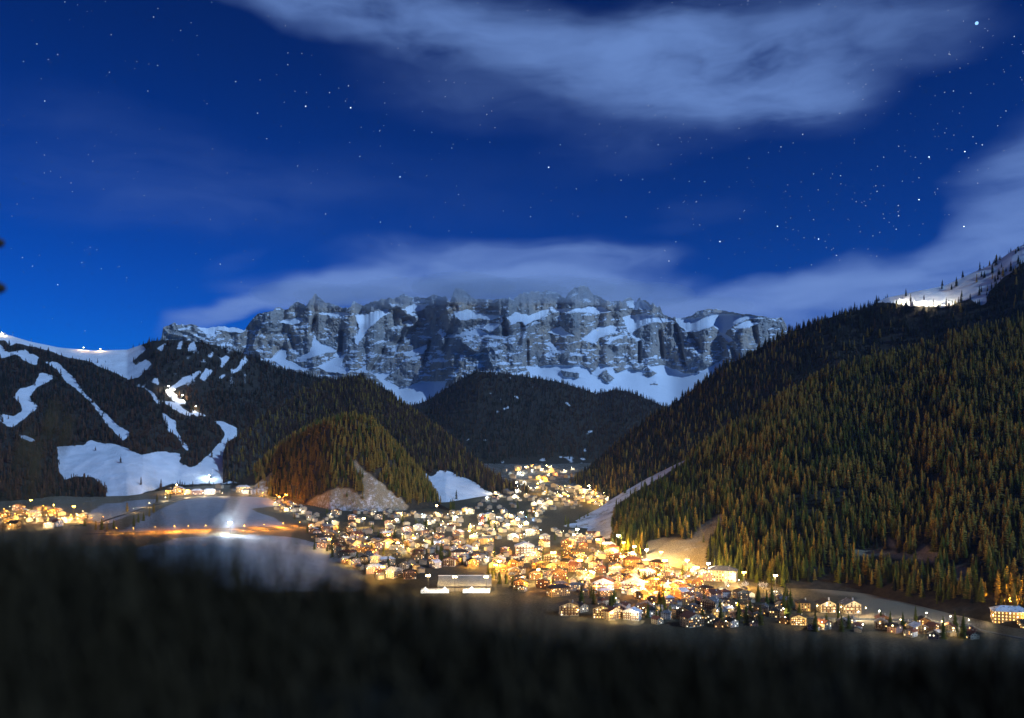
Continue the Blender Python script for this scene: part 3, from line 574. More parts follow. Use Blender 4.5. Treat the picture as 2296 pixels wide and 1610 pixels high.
def single_tree(kind, i, loc, s, w, rz, label, group):
    t = empty('%s_tree' % kind, loc, rz, (w, w, s)); link('trunk', TRUNK, t); link('crown', CROWN[kind, i], t)
    tag(t, label, '%s tree' % kind, group); return t
N_TREES = 0
for (fname, label, vx, vy, Q, idx, scl, rot) in forests:
    if fname == 'near_slope_forest':           # the largest looking trees stand as individuals
        vis = (vx > 1362) & (vx < 2296); size = np.where(vis, scl[:, 2] / Q[:, 1], 0); big = np.argsort(-size)[:210]
        keep = np.ones(len(vx), bool); keep[big] = False
        for k in big:
            kind = 'larch' if idx[k] < 4 else 'spruce'; h = scl[k, 2]; fat = scl[k, 0] / h
            look = ('very tall' if h > 1.42 else 'tall' if h > 1.2 else 'middling' if h > 1.0 else 'short') + (' broad' if fat > 1.16 else ' slender' if fat < 1.02 else '') + (' golden larch' if kind == 'larch' else ' green spruce')
            where = ('above the orange lit houses' if vx[k] < 1590 else 'above the frosted bare trees' if vx[k] < 1745 else 'above the two cream chalets' if vx[k] < 1920 else 'over the sloping field' if vx[k] < 2040 else 'above the lit road curve' if vx[k] < 2180 else 'by the bright ochre hotel') + (', in front' if Q[k][1] < 1120 else ', behind')
            single_tree(kind, int(idx[k]) % 4, Q[k], scl[k, 2], scl[k, 0], rot[k], '%s at the forest foot %s' % (look, where), '%s %s' % (look + ('es' if kind == 'larch' else 's'), where))
            N_TREES += 1
        Q, idx, scl, rot = Q[keep], idx[keep], scl[keep], rot[keep]
    if fname in ('ski_hill_forest', 'far_hill_forest'): idx = idx + 8  # dimmed copies hold down the moonlight on these two hills
    if fname == 'near_slope_forest': idx = np.where((idx >= 4) & (RNG.random(len(idx)) < .22 + .5 * sstep(1050, 850, HZ - FX * Q[:, 2] / Q[:, 1])), idx + 8, idx)  # dimmed spruces oftener uphill, painting the town light's fall off
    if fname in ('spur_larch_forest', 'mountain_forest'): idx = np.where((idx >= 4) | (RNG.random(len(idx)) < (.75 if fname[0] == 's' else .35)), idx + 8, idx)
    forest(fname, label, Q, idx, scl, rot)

# ------------------------------------------------------------------ town
WALLS = {'white': simple('white_plaster', (.58, .56, .52), .85, .08, .6), 'cream': simple('cream_plaster', (.52, .43, .29), .85, .1, .6),
         'ochre': simple('ochre_plaster', (.46, .30, .12), .85, .12, .6), 'brown timber': simple('brown_timber', (.20, .11, .055), .8, .3, 1.5), 'rose': simple('rose_plaster', (.46, .29, .23), .85, .1, .6)}
def roof_mat(name, tile, cover):
    m, nt, b = new_mat(name); L = nt.links.new
    tc = node(nt, 'ShaderNodeTexCoord'); n = noise(nt, tc.outputs['Object'], .35, 4); n2 = noise(nt, tc.outputs['Object'], 3, 3)
    c = mix_rgb(nt, n2.outputs['Fac'], tuple(x * .6 for x in tile), tuple(x * 1.3 for x in tile))
    c = mix_rgb(nt, map_range(nt, n.outputs['Fac'], cover - .08, cover + .08), (.74, .76, .80), c); L(c, b.inputs['Base Color']); b.inputs['Roughness'].default_value = .85
    return m
ROOFS = {'dark shingle': roof_mat('dark_shingles', (.055, .042, .034), .22), 'grey': roof_mat('grey_sheet', (.14, .14, .145), .33), 'snowy': roof_mat('snow_covered_tiles', (.12, .09, .07), .62), 'reddish tile': roof_mat('reddish_tiles', (.20, .075, .045), .25)}
M_TIMBER = simple('balcony_timber', (.16, .085, .04), .8, .3, 2)
M_DARK = simple('dark_metal', (.05, .05, .055), .5, .2, 2, .6)
M_ASPHALT = simple('asphalt', (.06, .06, .06), .9, .2, .1)
M_GLASS = simple('dark_window_glass', (.03, .035, .045), .15, .2, 2, 0, .5)
LIT = [emit('lit_window_warm', (1, .60, .22), 4), emit('lit_window_pale', (1, .84, .58), 5), emit('lit_window_amber', (1, .46, .10), 4)]
M_LIT_WHITE = emit('lit_glazing_white', (1, .95, .86), 3)

def win_mesh():
    # a frame proud of the wall with the pane set back in it; slot 0 pane, slot 1 frame
    b = MB(); b.box(-.55, .55, -.04, .03, .05, 1.45, 0)
    for x0, x1, z0, z1 in ((-.68, -.55, -.08, 1.58), (.55, .68, -.08, 1.58), (-.55, .55, 1.45, 1.58), (-.55, .55, -.08, .05)): b.box(x0, x1, -.10, .03, z0, z1, 1)
    return b.mesh('window', [M_GLASS, M_TIMBER])
WIN = {k: None for k in range(4)}
base_win = win_mesh(); WIN[3] = base_win
for k in range(3):
    WIN[k] = base_win.copy(); WIN[k].materials[0] = LIT[k]
BALC = {}
def balcony_mesh(w):
    w = round(w)
    if w not in BALC:
        b = MB(); b.box(-w / 2, w / 2, -1.3, 0, -.12, .06); b.box(-w / 2, w / 2, -1.36, -1.28, .06, 1.0); b.box(-w / 2, -w / 2 + .08, -1.28, 0, .06, 1.0); b.box(w / 2 - .08, w / 2, -1.28, 0, .06, 1.0)
        BALC[w] = b.mesh('balcony', [M_TIMBER])
    return BALC[w]
def gable_wall(w, d, h, rise):
    x, y = w / 2, d / 2
    return MB().add([(-x, -y, -3), (x, -y, -3), (x, y, -3), (-x, y, -3), (-x, -y, h), (x, -y, h), (x, y, h), (-x, y, h), (0, -y, h + rise), (0, y, h + rise)],
                    [(0, 1, 5, 8, 4), (1, 2, 6, 5), (2, 3, 7, 9, 6), (3, 0, 4, 7), (4, 8, 9, 7), (8, 5, 6, 9)])
def gable_roof(w, d, h, rise, ov=1.2, th=.35):
    x, y = w / 2 + ov, d / 2 + ov; drop = rise * ov / (w / 2); b = MB(); zt = .04
    for s in (-1, 1):
        lo, hi = (s * x, h - drop + zt), (0, h + rise + zt)
        v = [(lo[0], -y, lo[1]), (hi[0], -y, hi[1]), (hi[0], y, hi[1]), (lo[0], y, lo[1])]; v += [(p[0], p[1], p[2] + th) for p in v]
        f = [(0, 1, 2, 3), (4, 7, 6, 5), (0, 4, 5, 1), (1, 5, 6, 2), (2, 6, 7, 3), (3, 7, 4, 0)]
        b.add(v, f if s < 0 else [t[::-1] for t in f])
    return b
def hip_roof(w, d, h, rise, ov=.9):
    x, y = w / 2 + ov, d / 2 + ov; r = max(.5, x - y); r2 = max(.5, y - x)
    a = (-r, 0) if x > y else (0, -r2); c = (r, 0) if x > y else (0, r2)
    v = [(-x, -y, h), (x, -y, h), (x, y, h), (-x, y, h), (a[0], a[1], h + rise), (c[0], c[1], h + rise), (-x, -y, h - .3), (x, -y, h - .3), (x, y, h - .3), (-x, y, h - .3)]
    top = [(0, 1, 5, 4), (1, 2, 5), (2, 3, 4, 5), (3, 0, 4)] if x > y else [(0, 1, 4), (1, 2, 5, 4), (2, 3, 5), (3, 0, 4, 5)]
    return MB().add(v, top + [(0, 6, 7, 1), (1, 7, 8, 2), (2, 8, 9, 3), (3, 9, 6, 0), (9, 8, 7, 6)])
KINDS = {'chalet': dict(w=14, d=13, fl=3, fh=2.7, rise=3.4, roof='gable'), 'house': dict(w=11.5, d=10.5, fl=2, fh=2.8, rise=3.0, roof='gable'), 'villa': dict(w=13, d=12, fl=3, fh=2.8, rise=3.2, roof='hip'),
         'hotel': dict(w=23, d=16, fl=4, fh=2.9, rise=4.6, roof='gable'), 'long_hotel': dict(w=30, d=15, fl=4, fh=2.9, rise=4.2, roof='hip'), 'apartment_block': dict(w=20, d=14, fl=4, fh=2.8, rise=3.4, roof='gable')}
CACHE = {}
def parts_of(kind):
    if kind in CACHE: return CACHE[kind]
    k = KINDS[kind]; w, d, h = k['w'], k['d'], k['fl'] * k['fh']
    wall = (gable_wall(w, d, h, k['rise']) if k['roof'] == 'gable' else MB().box(-w / 2, w / 2, -d / 2, d / 2, -3, h)).mesh('wall', [WALLS['cream']])
    roof = (gable_roof(w, d, h, k['rise']) if k['roof'] == 'gable' else hip_roof(w, d, h + .3, k['rise'])).mesh('roof', [ROOFS['grey']])
    zr = h + k['rise'] * .55
    chim = MB().box(-.5, .5, -.5, .5, -1.2, 2.4).box(-.65, .65, -.65, .65, 2.4, 2.65).mesh('chimney', [WALLS['white']])
    door = MB().box(-.9, .9, -.06, .03, 0, 2.2).mesh('door', [M_TIMBER])
    wins = []                                    # (x, y, z, rotation)
    nc = max(3, int(w / 3.0))
    for f in range(k['fl']):
        for c in range(nc):
            x = -w / 2 + w * (c + .5) / nc
            if f == 0 and abs(x) < 1.3: continue
            wins.append((x, -d / 2, f * k['fh'] + .8, 0))
        for c in range(3):
            y = -d / 2 + d * (c + .5) / 3
            wins.append((w / 2, y, f * k['fh'] + .8, math.pi / 2)); wins.append((-w / 2, y, f * k['fh'] + .8, -math.pi / 2))
    if k['roof'] == 'gable': wins += [(-1.6, -d / 2, h + .1, 0), (1.6, -d / 2, h + .1, 0)]
    CACHE[kind] = dict(wall=wall, roof=roof, chim=chim, chim_at=(w * .24, d * .15, zr), door=door, wins=wins, k=k, h=h); return CACHE[kind]
def set_mat(o, i, m):
    o.material_slots[i].link = 'OBJECT'; o.material_slots[i].material = m
def building(kind, loc, rz, s, wallc, roofc, label, group, lit, rnd, name=None):
    p = parts_of(kind); k = p['k']
    t = empty(name or kind, loc, rz, (s, s, s))
    tag(t, label, 'hotel' if 'hotel' in kind else ('apartments' if 'apart' in kind else 'house'), group)
    o = link('wall', p['wall'], t); set_mat(o, 0, WALLS[wallc])
    r = link('roof', p['roof'], t); set_mat(r, 0, ROOFS[roofc])
    link('chimney', p['chim'], r, p['chim_at'])
    link('door', p['door'], t, (0, -k['d'] / 2, 0))
    if kind in ('chalet', 'hotel', 'apartment_block', 'house'):
        for f in range(1, k['fl']): link('balcony', balcony_mesh(k['w'] * (.94 if kind != 'house' else .6)), t, (0, -k['d'] / 2 - .01, f * k['fh']))
    hall = rnd.random()
    for (x, y, z, a) in p['wins']:
        on = rnd.random() < (lit if a == 0 else lit * .6)
        link('window', WIN[rnd.choice((0, 0, 1, 2))] if on else WIN[3], t, (x, y, z), a)
    return t
SIMPLE = {}
def simple_building(kind, loc, rz, s, wallc, roofc, label, group, lit, rnd):
    v = rnd.randrange(3); key = (kind, wallc, roofc, v)
    if key not in SIMPLE:
        p = parts_of(kind); b = MB()
        for me, m in ((p['wall'], 0), (p['roof'], 1)): b.add([q.co[:] for q in me.vertices], [f.vertices[:] for f in me.polygons], m)
        cx, cyy, cz = p['chim_at']; b.box(cx - .5, cx + .5, cyy - .5, cyy + .5, cz - 1, cz + 2.4, 0)
        for (x, y, z, a) in p['wins']:
            on = rnd.random() < (lit if a == 0 else lit * .6); m = rnd.choice((3, 3, 4, 5)) if on else 2
            if a == 0: b.box(x - .6, x + .6, y - .06, y + .02, z, z + 1.5, m)
            else: sx = 1 if a > 0 else -1; b.box(min(x, x + sx * .06), max(x, x + sx * .06), y - .6, y + .6, z, z + 1.5, m)
        SIMPLE[key] = b.mesh(kind, [WALLS[wallc], ROOFS[roofc], M_GLASS] + LIT)
    o = link(kind, SIMPLE[key], None, loc, rz, (s, s, s)); tag(o, label, 'hotel' if 'hotel' in kind else ('apartments' if 'apart' in kind else 'house'), group); return o

# lamps: each light hangs on a lamp; the town and forest masts are added
LCOL = {'orange': (1, .37, .035), 'yellow': (1, .54, .07), 'warm': (1, .69, .28), 'white': (1, .90, .70), 'cool': (.72, .88, 1.0), 'blue': (.16, .42, 1.0)}
GLOW = {k: emit('lamp_glow_' + k, c, 60) for k, c in LCOL.items()}
POLE = MB().tube([(0, 0, -1), (0, 0, 9.4)], [.16, .09], 6).tube([(0, 0, 9.4), (0, -.5, 9.75), (0, -1.3, 9.8)], [.08, .07, .06], 5).mesh('pole', [M_DARK])
def head_mesh(k):
    b = MB(); n = 8; vs = []
    for i, (r, z) in enumerate(((.18, .22), (.46, .1), (.46, -.16), (.2, -.34))):
        vs += [(r * math.cos(6.283 * j / n), -1.5 + r * math.sin(6.283 * j / n), 9.8 + z) for j in range(n)]
    fs = [(i * n + j, i * n + (j + 1) % n, (i + 1) * n + (j + 1) % n, (i + 1) * n + j) for i in range(3) for j in range(n)] + [tuple(range(n))[::-1], tuple(range(3 * n, 4 * n))]
    b.add(vs, fs); return b.mesh('lamp_head', [GLOW[k]])
HEAD = {k: head_mesh(k) for k in LCOL}
POWER = 92000.0
LIGHTS = {}; MAST = 1.0
def street_lamp(loc, col, power, label, group, rz=0, s=1.0):
    t = empty('street_lamp', loc, rz, (s, s, s)); tag(t, label, 'street lamp', group)
    link('pole', POLE, t); link('lamp_head', HEAD[col], t)
    key = (col, round(power, 2))
    if key not in LIGHTS:
        l = bpy.data.lights.new('lamp_light', 'POINT'); l.energy = POWER * power; l.color = LCOL[col]; l.shadow_soft_size = .6; LIGHTS[key] = l
    lo = link('lamp_light', LIGHTS[key], t, (0, -1.5, 8.8)); return t

ZONES = {
 'orange': ([(1120,1235),(1250,1222),(1330,1200),(1375,1222),(1390,1250),(1490,1265),(1590,1290),(1600,1335),(1480,1345),(1330,1342),(1190,1335),(1110,1300)], 'in the orange lit lower town', 130),
 'lower': ([(700,1200),(900,1205),(1110,1215),(1120,1290),(1090,1270),(980,1272),(940,1300),(860,1305),(770,1262),(715,1225)], 'in the warm lit lower left of town', 125),
 'centre': ([(650,1128),(720,1150),(900,1148),(1010,1150),(1130,1120),(1240,1120),(1290,1130),(1230,1160),(1220,1190),(1290,1195),(1310,1215),(1110,1215),(900,1205),(700,1200),(655,1165)], 'in the white lit middle of town', 200),
 'upper': ([(1060,1128),(1110,1110),(1170,1085),(1250,1088),(1330,1100),(1360,1120),(1370,1138),(1300,1145),(1210,1118),(1120,1120)], 'in the upper town below the narrow valley', 90),
 'far': ([(1130,1056),(1170,1042),(1230,1048),(1300,1052),(1305,1066),(1250,1082),(1170,1082),(1140,1070)], 'at the bright far end of the valley', 30),
 'hamlet': ([(-10,1142),(60,1134),(110,1138),(205,1158),(190,1172),(110,1186),(-10,1190)], 'in the bright hamlet at the meadow edge', 44),
 'skibase': ([(372,1098),(440,1092),(500,1094),(560,1090),(600,1098),(590,1112),(380,1113)], 'beside the foot of the ski runs', 11),
 'knoll': ([(600,1118),(650,1120),(670,1138),(640,1150),(605,1140)], 'on the slope beside the wooded knoll', 11),
 'dim': ([(1280,1350),(1480,1352),(1640,1322),(1740,1335),(1790,1370),(1760,1400),(1640,1410),(1450,1400),(1300,1375)], 'at the dim lower edge of town', 60),
 'fieldside': ([(1770,1392),(1900,1396),(2060,1404),(2200,1420),(2200,1440),(1950,1425),(1780,1415)], 'below the valley road and field', 18),
 'roadside': ([(2235,1375),(2330,1362),(2330,1412),(2240,1408)], 'beside the floodlit road below the forest', 5)}
KEEP_OUT = [[(925,1285),(1110,1272),(1112,1335),(920,1335)], [(1225,1150),(1290,1140),(1380,1130),(1380,1195),(1290,1196),(1240,1180)], [(1590,1275),(1745,1280),(1740,1330),(1600,1325)], [(1760,1330),(1960,1335),(1960,1380),(1760,1372)],
            [(1145,1215),(1205,1215),(1205,1250),(1145,1250)], [(1215,1228),(1262,1228),(1262,1268),(1215,1268)]]
HOUSES = []                 # x, y, radius
rnd = random.Random(99)
def lamp_colour(zone, px, py):
    r = rnd.random()
    if zone == 'orange': return 'orange' if r < .5 else ('yellow' if r < .8 else ('warm' if r < .92 else 'white'))
    if zone == 'lower': return 'warm' if r < .3 else ('yellow' if r < .65 else ('white' if r < .78 else 'orange'))
    if zone == 'centre': return 'white' if r < .46 else ('warm' if r < .80 else ('yellow' if r < .9 else ('cool' if r < .96 else 'orange')))
    if zone == 'upper': return ('yellow' if r < .4 else ('white' if r < .7 else 'warm')) if px > 1220 else ('white' if r < .55 else ('cool' if r < .75 else 'warm'))
    if zone == 'far': return ('cool' if px < 1200 and r < .5 else ('white' if r < .6 else ('yellow' if r < .85 else 'orange')))
    if zone == 'hamlet': return 'orange' if r < .3 else ('yellow' if r < .6 else 'warm')
    if zone in ('skibase', 'knoll'): return 'white' if r < .5 else ('warm' if r < .8 else 'yellow')
    return 'warm' if r < .6 else 'white'
KMIX = {'orange': ('chalet', 'hotel', 'hotel', 'long_hotel', 'villa', 'apartment_block'), 'lower': ('chalet', 'chalet', 'hotel', 'villa', 'apartment_block', 'long_hotel'), 'centre': ('chalet', 'chalet', 'house', 'villa', 'hotel', 'apartment_block'),
        'upper': ('chalet', 'house', 'villa', 'hotel'), 'far': ('hotel', 'chalet', 'apartment_block', 'villa'), 'hamlet': ('chalet', 'house', 'hotel'), 'skibase': ('hotel', 'long_hotel', 'chalet'), 'knoll': ('house', 'chalet'), 'dim': ('chalet', 'house', 'villa', 'hotel'), 'fieldside': ('chalet', 'house'), 'roadside': ('hotel', 'chalet')}
LPOW = {'orange': .34, 'lower': .3, 'centre': .3, 'upper': .36, 'far': .6, 'hamlet': .9, 'skibase': .6, 'knoll': .4, 'dim': .14, 'fieldside': .08, 'roadside': .7}
NICE = {'chalet': 'chalet', 'house': 'small house', 'villa': 'hip roofed villa', 'hotel': 'gabled hotel', 'long_hotel': 'long hotel', 'apartment_block': 'apartment block'}
jobs = []
def free(x, y, r, gap=3.0): return all((x - a) ** 2 + (y - b) ** 2 > (r + c + gap) ** 2 for a, b, c in HOUSES)
for zone, (poly, where, count) in ZONES.items():
    xs, ys = [p[0] for p in poly], [p[1] for p in poly]; got = tries = 0
    while got < count and tries < 4000:
        tries += 1
        px, py = rnd.uniform(min(xs), max(xs)), rnd.uniform(min(ys), max(ys))
        if not inside(np.array([px]), np.array([py]), poly)[0] or any(inside(np.array([px]), np.array([py]), k)[0] for k in KEEP_OUT): continue
        kind = rnd.choice(KMIX[zone]); s = rnd.uniform(.60, .95) * (1.25 if zone == 'far' else 1); p = at(px, py); r = KINDS[kind]['w'] * s * .5
        if not free(p.x, p.y, r): continue
        HOUSES.append((p.x, p.y, r)); got += 1
        face = math.atan2(p.x, p.y) * -1        # gable towards the open valley below
        rz = face + rnd.gauss(0, .35) + (rnd.choice((-1, 1)) * .9 if rnd.random() < .3 else 0)
        wallc = rnd.choice(('white', 'white', 'cream', 'cream', 'ochre', 'brown timber', 'rose') if zone != 'orange' else ('cream', 'ochre', 'ochre', 'brown timber', 'brown timber', 'rose', 'white')); roofc = rnd.choice(('dark shingle', 'dark shingle', 'grey', 'snowy', 'reddish tile'))  # orange zone: ochre and timber walls oftener, lamp glow deepened by wall colour
        jobs.append(dict(kind=kind, p=p, rz=rz, s=s, wallc=wallc, roofc=roofc, zone=zone, where=where, px=px, py=py, size=KINDS[kind]['w'] * s / p.y))
order = sorted(range(len(jobs)), key=lambda i: -jobs[i]['size'])
full = set(order[:72]); indiv = set(order[:296]); far_mb = MB()
for i, j in enumerate(jobs):
    if i not in indiv: continue
    lit = {'dim': .2, 'orange': .3}.get(j['zone'], .25)
    label = '%s %s with %s roof %s' % (j['wallc'], NICE[j['kind']], j['roofc'], j['where']); group = '%s %ss with %s roof %s' % (j['wallc'], NICE[j['kind']], j['roofc'], j['where'])
    (building if i in full else simple_building)(j['kind'], j['p'], j['rz'], j['s'], j['wallc'], j['roofc'], label, group, lit, rnd)
rest = [jobs[i] for i in range(len(jobs)) if i not in indiv]
if rest:
    b = MB()
    for j in rest:
        p = parts_of(j['kind']); c, s_ = math.cos(j['rz']) * j['s'], math.sin(j['rz']) * j['s']
        for me, m in ((p['wall'], 0), (p['roof'], 1)): b.add([(j['p'].x + c * q.co.x - s_ * q.co.y, j['p'].y + s_ * q.co.x + c * q.co.y, j['p'].z + j['s'] * q.co.z) for q in me.vertices], [f.vertices[:] for f in me.polygons], m)
    o = link('distant_houses', b.mesh('distant_houses', [WALLS['cream'], ROOFS['grey']])); tag(o, 'cluster of tiny distant houses at the valley end', 'houses', kind='stuff')
def clear_of(x, y, gap=1.5): return all((x - a) ** 2 + (y - b) ** 2 > (c * 1.1 + gap) ** 2 for a, b, c in HOUSES)
for i, j in enumerate(jobs):
    if rnd.random() > {'dim': .3, 'fieldside': .5, 'far': .7, 'orange': .52, 'hamlet': .6}.get(j['zone'], .36): continue
    p = j['p']; R = KINDS[j['kind']]['w'] * j['s'] * .5
    for _ in range(8):
        dx, dy = rnd.uniform(-10, 10), -R - rnd.uniform(3, 9)
        if clear_of(p.x + dx, p.y + dy, .6): break
    else: continue
    col = lamp_colour(j['zone'], j['px'], j['py']); x, y = p.x + dx, p.y + dy
    street_lamp((x, y, float(floor_z(x, y))), col, LPOW[j['zone']] * rnd.choice((.25, .5, .8, 1.2, 2.0)), '%s street lamp glowing among houses %s' % (col, j['where']), '%s street lamps %s' % (col, j['where']), rnd.uniform(-1, 1))

# roads
def road(name, pts, width, label, lift=.25):
    P = [at(*q) for q in pts]; Q = []
    for a, b in zip(P[:-1], P[1:]):
        n = max(2, int((b - a).length / 12)); Q += [a.lerp(b, k / n) for k in range(n)]
    Q.append(P[-1]); b = MB(); vs = []
    for i, p in enumerate(Q):
        d = Q[min(i + 1, len(Q) - 1)] - Q[max(i - 1, 0)]; d.z = 0; d.normalize(); nrm = Vector((-d.y, d.x, 0))
        for s in (-1, -.9, .9, 1):
            q = p + nrm * width / 2 * s; vs.append((q.x, q.y, float(floor_z(q.x, q.y)) + lift - (1.2 if abs(s) == 1 else 0)))
    fs = [(i * 4 + k, i * 4 + k + 1, i * 4 + k + 5, i * 4 + k + 4) for i in range(len(Q) - 1) for k in range(3)]
    b.add(vs, [f[::-1] for f in fs]); o = link(name, b.mesh(name, [M_ASPHALT], True)); tag(o, label, 'road', kind='structure'); return Q
road('meadow_road', [(190, 1198), (300, 1195), (420, 1192), (520, 1191), (640, 1185), (700, 1180), (800, 1195)], 11, 'orange lit road crossing the snowy meadow')
road('ski_base_road', [(150, 1180), (225, 1172), (330, 1137), (420, 1114), (500, 1112), (600, 1114), (650, 1125), (720, 1150)], 9, 'road winding up to the foot of the ski runs')
road('main_street', [(800, 1195), (900, 1212), (1040, 1220), (1130, 1255), (1250, 1290), (1400, 1325), (1560, 1330)], 9, 'main street through the middle of the town')
road('valley_road', [(1560, 1330), (1700, 1384), (1880, 1388), (2060, 1390), (2170, 1408), (2330, 1440)], 10, 'road running past the sloping field below the forest')
for px, py, pw in ((262, 1196, .5), (300, 1197, .6), (348, 1193, 1.3), (392, 1192, 1.5), (423, 1191, .9), (462, 1190, 1.1), (548, 1190, 1.0), (592, 1187, 1.2), (636, 1184, 1.3), (672, 1181, 1.0)):
    q = at(px, py); street_lamp(q, 'orange', pw * 1.9, 'orange street lamp standing along the meadow road', 'orange lamps along the meadow road', rnd.uniform(-.5, .5))
for px, py, c, pw in ((205, 1172, 'orange', 1.4), (232, 1170, 'orange', .8), (160, 1165, 'yellow', 1.2), (300, 1150, 'warm', .5), (335, 1137, 'warm', .9), (372, 1124, 'white', .9), (415, 1116, 'white', 1.2), (455, 1113, 'white', 1.2), (500, 1113, 'warm', 1.2), (545, 1111, 'yellow', 1.1), (590, 1113, 'yellow', 1.2), (620, 1118, 'yellow', 1.6), (636, 1122, 'orange', 2.2), (652, 1116, 'orange', 2.0)):
    q = at(px, py); street_lamp(q, c, pw * .4, '%s street lamp on the winding road to the ski runs' % c, '%s lamps on the ski base road' % c, rnd.uniform(-.5, .5))
for px, py, c, pw in ((1755, 1384, 'white', .25), (1880, 1392, 'white', .8), (1925, 1391, 'white', 1.0), (1970, 1389, 'white', 1.0), (2075, 1393, 'white', .7), (2130, 1402, 'white', .9), (2170, 1410, 'white', 1.1), (2225, 1398, 'warm', 1.4), (2270, 1388, 'yellow', 2.0), (2290, 1370, 'yellow', 2.2), (2215, 1352, 'white', 1.6), (1345, 1142, 'warm', 2.0), (1368, 1136, 'warm', 2.2), (1395, 1245, 'yellow', 1.5), (1440, 1262, 'yellow', 1.8), (1490, 1268, 'yellow', 1.4), (1640, 1312, 'white', 1.0), (1655, 1316, 'white', .9), (1560, 1300, 'warm', 1.0), (1330, 1110, 'yellow', 2.2), (1310, 1118, 'yellow', 1.6)):
    q = at(px, py); street_lamp(q, c, pw * .3, '%s street lamp at the foot of the forest slope' % c, '%s lamps below the forest slope' % c, rnd.uniform(-.5, .5))
q = at(1160, 1170); street_lamp(q, 'blue', .8, 'blue light shining on a square in the middle of town', None)
q = at(1180, 1168); street_lamp(q, 'blue', .5, 'second dimmer blue light beside the blue lit square', None)

# floodlights on masts, most of them added to light forest and hall
FPOLE = MB().tube([(0, 0, -2), (0, 0, 13)], [.28, .16], 6).mesh('mast', [M_DARK])
FBAR = MB().box(-1.8, 1.8, -.15, .15, 12.9, 13.2).mesh('crossbar', [M_DARK])
def fhead(k): return MB().box(-.7, .7, -.55, -.2, -.5, .6).mesh('floodlight_head', [GLOW[k]])
FHEAD = {k: fhead(k) for k in LCOL}
def floodlight(loc, col, power, label, group=None, rz=0, s=1.0):
    t = empty('floodlight_mast', loc, rz, (s, s, s)); tag(t, label, 'floodlight', group)
    link('mast', FPOLE, t); link('crossbar', FBAR, t)
    for x in (-1.1, 1.1): link('floodlight_head', FHEAD[col], t, (x, 0, 13.1))
    l = bpy.data.lights.new('flood_light', 'POINT'); l.energy = POWER * power; l.color = LCOL[col]; l.shadow_soft_size = 1.2; link('flood_light', l, t, (0, -1.6, 12.2)); return t
q = at(516, 1199); floodlight(q, 'cool', 5.0, 'dazzling cold white floodlight beside the meadow road', None, 0, 1.6)
rm = random.Random(5); WH = {k: v[1] for k, v in ZONES.items()}
for zone, n, pw in (('orange', 9, 1.3), ('lower', 7, 1.2), ('centre', 10, 1.2), ('upper', 5, 1.6), ('far', 3, 3.0), ('hamlet', 3, 1.4), ('skibase', 1, 1.2), ('knoll', 2, 1.6)):  # masts added through the town to throw light on the forest
    poly = ZONES[zone][0]; xs, ys = [p[0] for p in poly], [p[1] for p in poly]; got = tries = 0
    while got < n and tries < 3000:
        tries += 1; px, py = rm.uniform(min(xs), max(xs)), rm.uniform(min(ys), max(ys))
        if not inside(np.array([px]), np.array([py]), poly)[0]: continue
        q = at(px, py)
        if not clear_of(q.x, q.y, 2.0): continue
        got += 1; c = {'orange': ('yellow', 'orange', 'warm')[got % 3], 'lower': ('warm', 'yellow')[got % 2], 'hamlet': 'yellow', 'knoll': 'orange', 'upper': ('white', 'yellow')[got % 2]}.get(zone, ('white', 'warm')[got % 2])
        floodlight(q, c, pw * rm.uniform(.6, 1.3) * MAST, 'added tall mast of %s forest lighting floodlights %s' % (c, WH[zone]), '%s forest lighting masts added %s' % (c, WH[zone]), rm.uniform(-1, 1), 1.55)
for k, (px, py, pw) in enumerate(((1386, 1226, 1.6), (1398, 1244, 2.2), (1422, 1254, 2.4), (1450, 1262, 2.4), (1482, 1268, 2.6), (1540, 1288, 2.4), (1588, 1296, 1.0), (1668, 1318, 2.0), (1738, 1326, 1.0), (2208, 1368, 3.6), (2262, 1384, 4.5), (2288, 1376, 4.5), (1372, 1150, 2.0), (1340, 1130, 2.4), (1320, 1104, 3.0))):  # masts added along the slope foot to brighten the trees
    c = ('white', 'yellow', 'warm')[k % 3]; floodlight(at(px, py), c, pw * 1.35 * MAST, 'added tall mast with %s floodlights lighting the forest edge' % c, '%s added masts lighting the forest edge' % c, .3, 1.6)
for px, py, c in ((1300, 1300, 'yellow'), (1395, 1290, 'orange'), (1490, 1300, 'yellow'), (1440, 1325, 'orange'), (1240, 1280, 'yellow'), (1560, 1318, 'warm')):  # taller masts added so more light reaches the forest
    floodlight(at(px, py), c, 2.2 * MAST, 'added very tall %s mast lighting the forest from the orange lit streets' % c, 'added very tall %s masts in the orange lit streets' % c, .2, 2.1)
def on_layer(name, px, py):
    _, X, Y, Z, nrow = LAYERS[name]; vx, vy = proj(X[:, :nrow], Y[:, :nrow], Z[:, :nrow]); k = np.argmin((vx - px) ** 2 + (vy - py) ** 2); i, j = np.unravel_index(k, vx.shape)
    return Vector((X[i, j], Y[i, j], Z[i, j]))
for px, py, pw in ((378, 876, 1.8), (392, 884, 1.8), (410, 897, 1.4), (440, 921, .6)):
    floodlight(on_layer('ski_hill', px, py), 'white', pw, 'white floodlight beside the lit piste high on the ski hill', 'floodlights along the lit piste', 0, 1.3)
floodlight(on_layer('ski_hill', 470, 1075), 'cool', 1.0, 'cold white floodlight at the foot of the ski runs'); floodlight(on_layer('ski_hill', 545, 1075), 'cool', .9, 'cold white floodlight on the snow beside the wooded knoll')
for px, py, pw in ((2020, 684, 1.0), (2050, 688, 1.8), (2075, 689, 1.8), (2105, 691, 1.2), (2128, 690, .8)):
    floodlight(on_layer('forest_mountain', px, py), 'white', pw, 'white floodlight beside the lift station on the mountain crest', 'floodlights at the crest lift station', 0, 1.2)
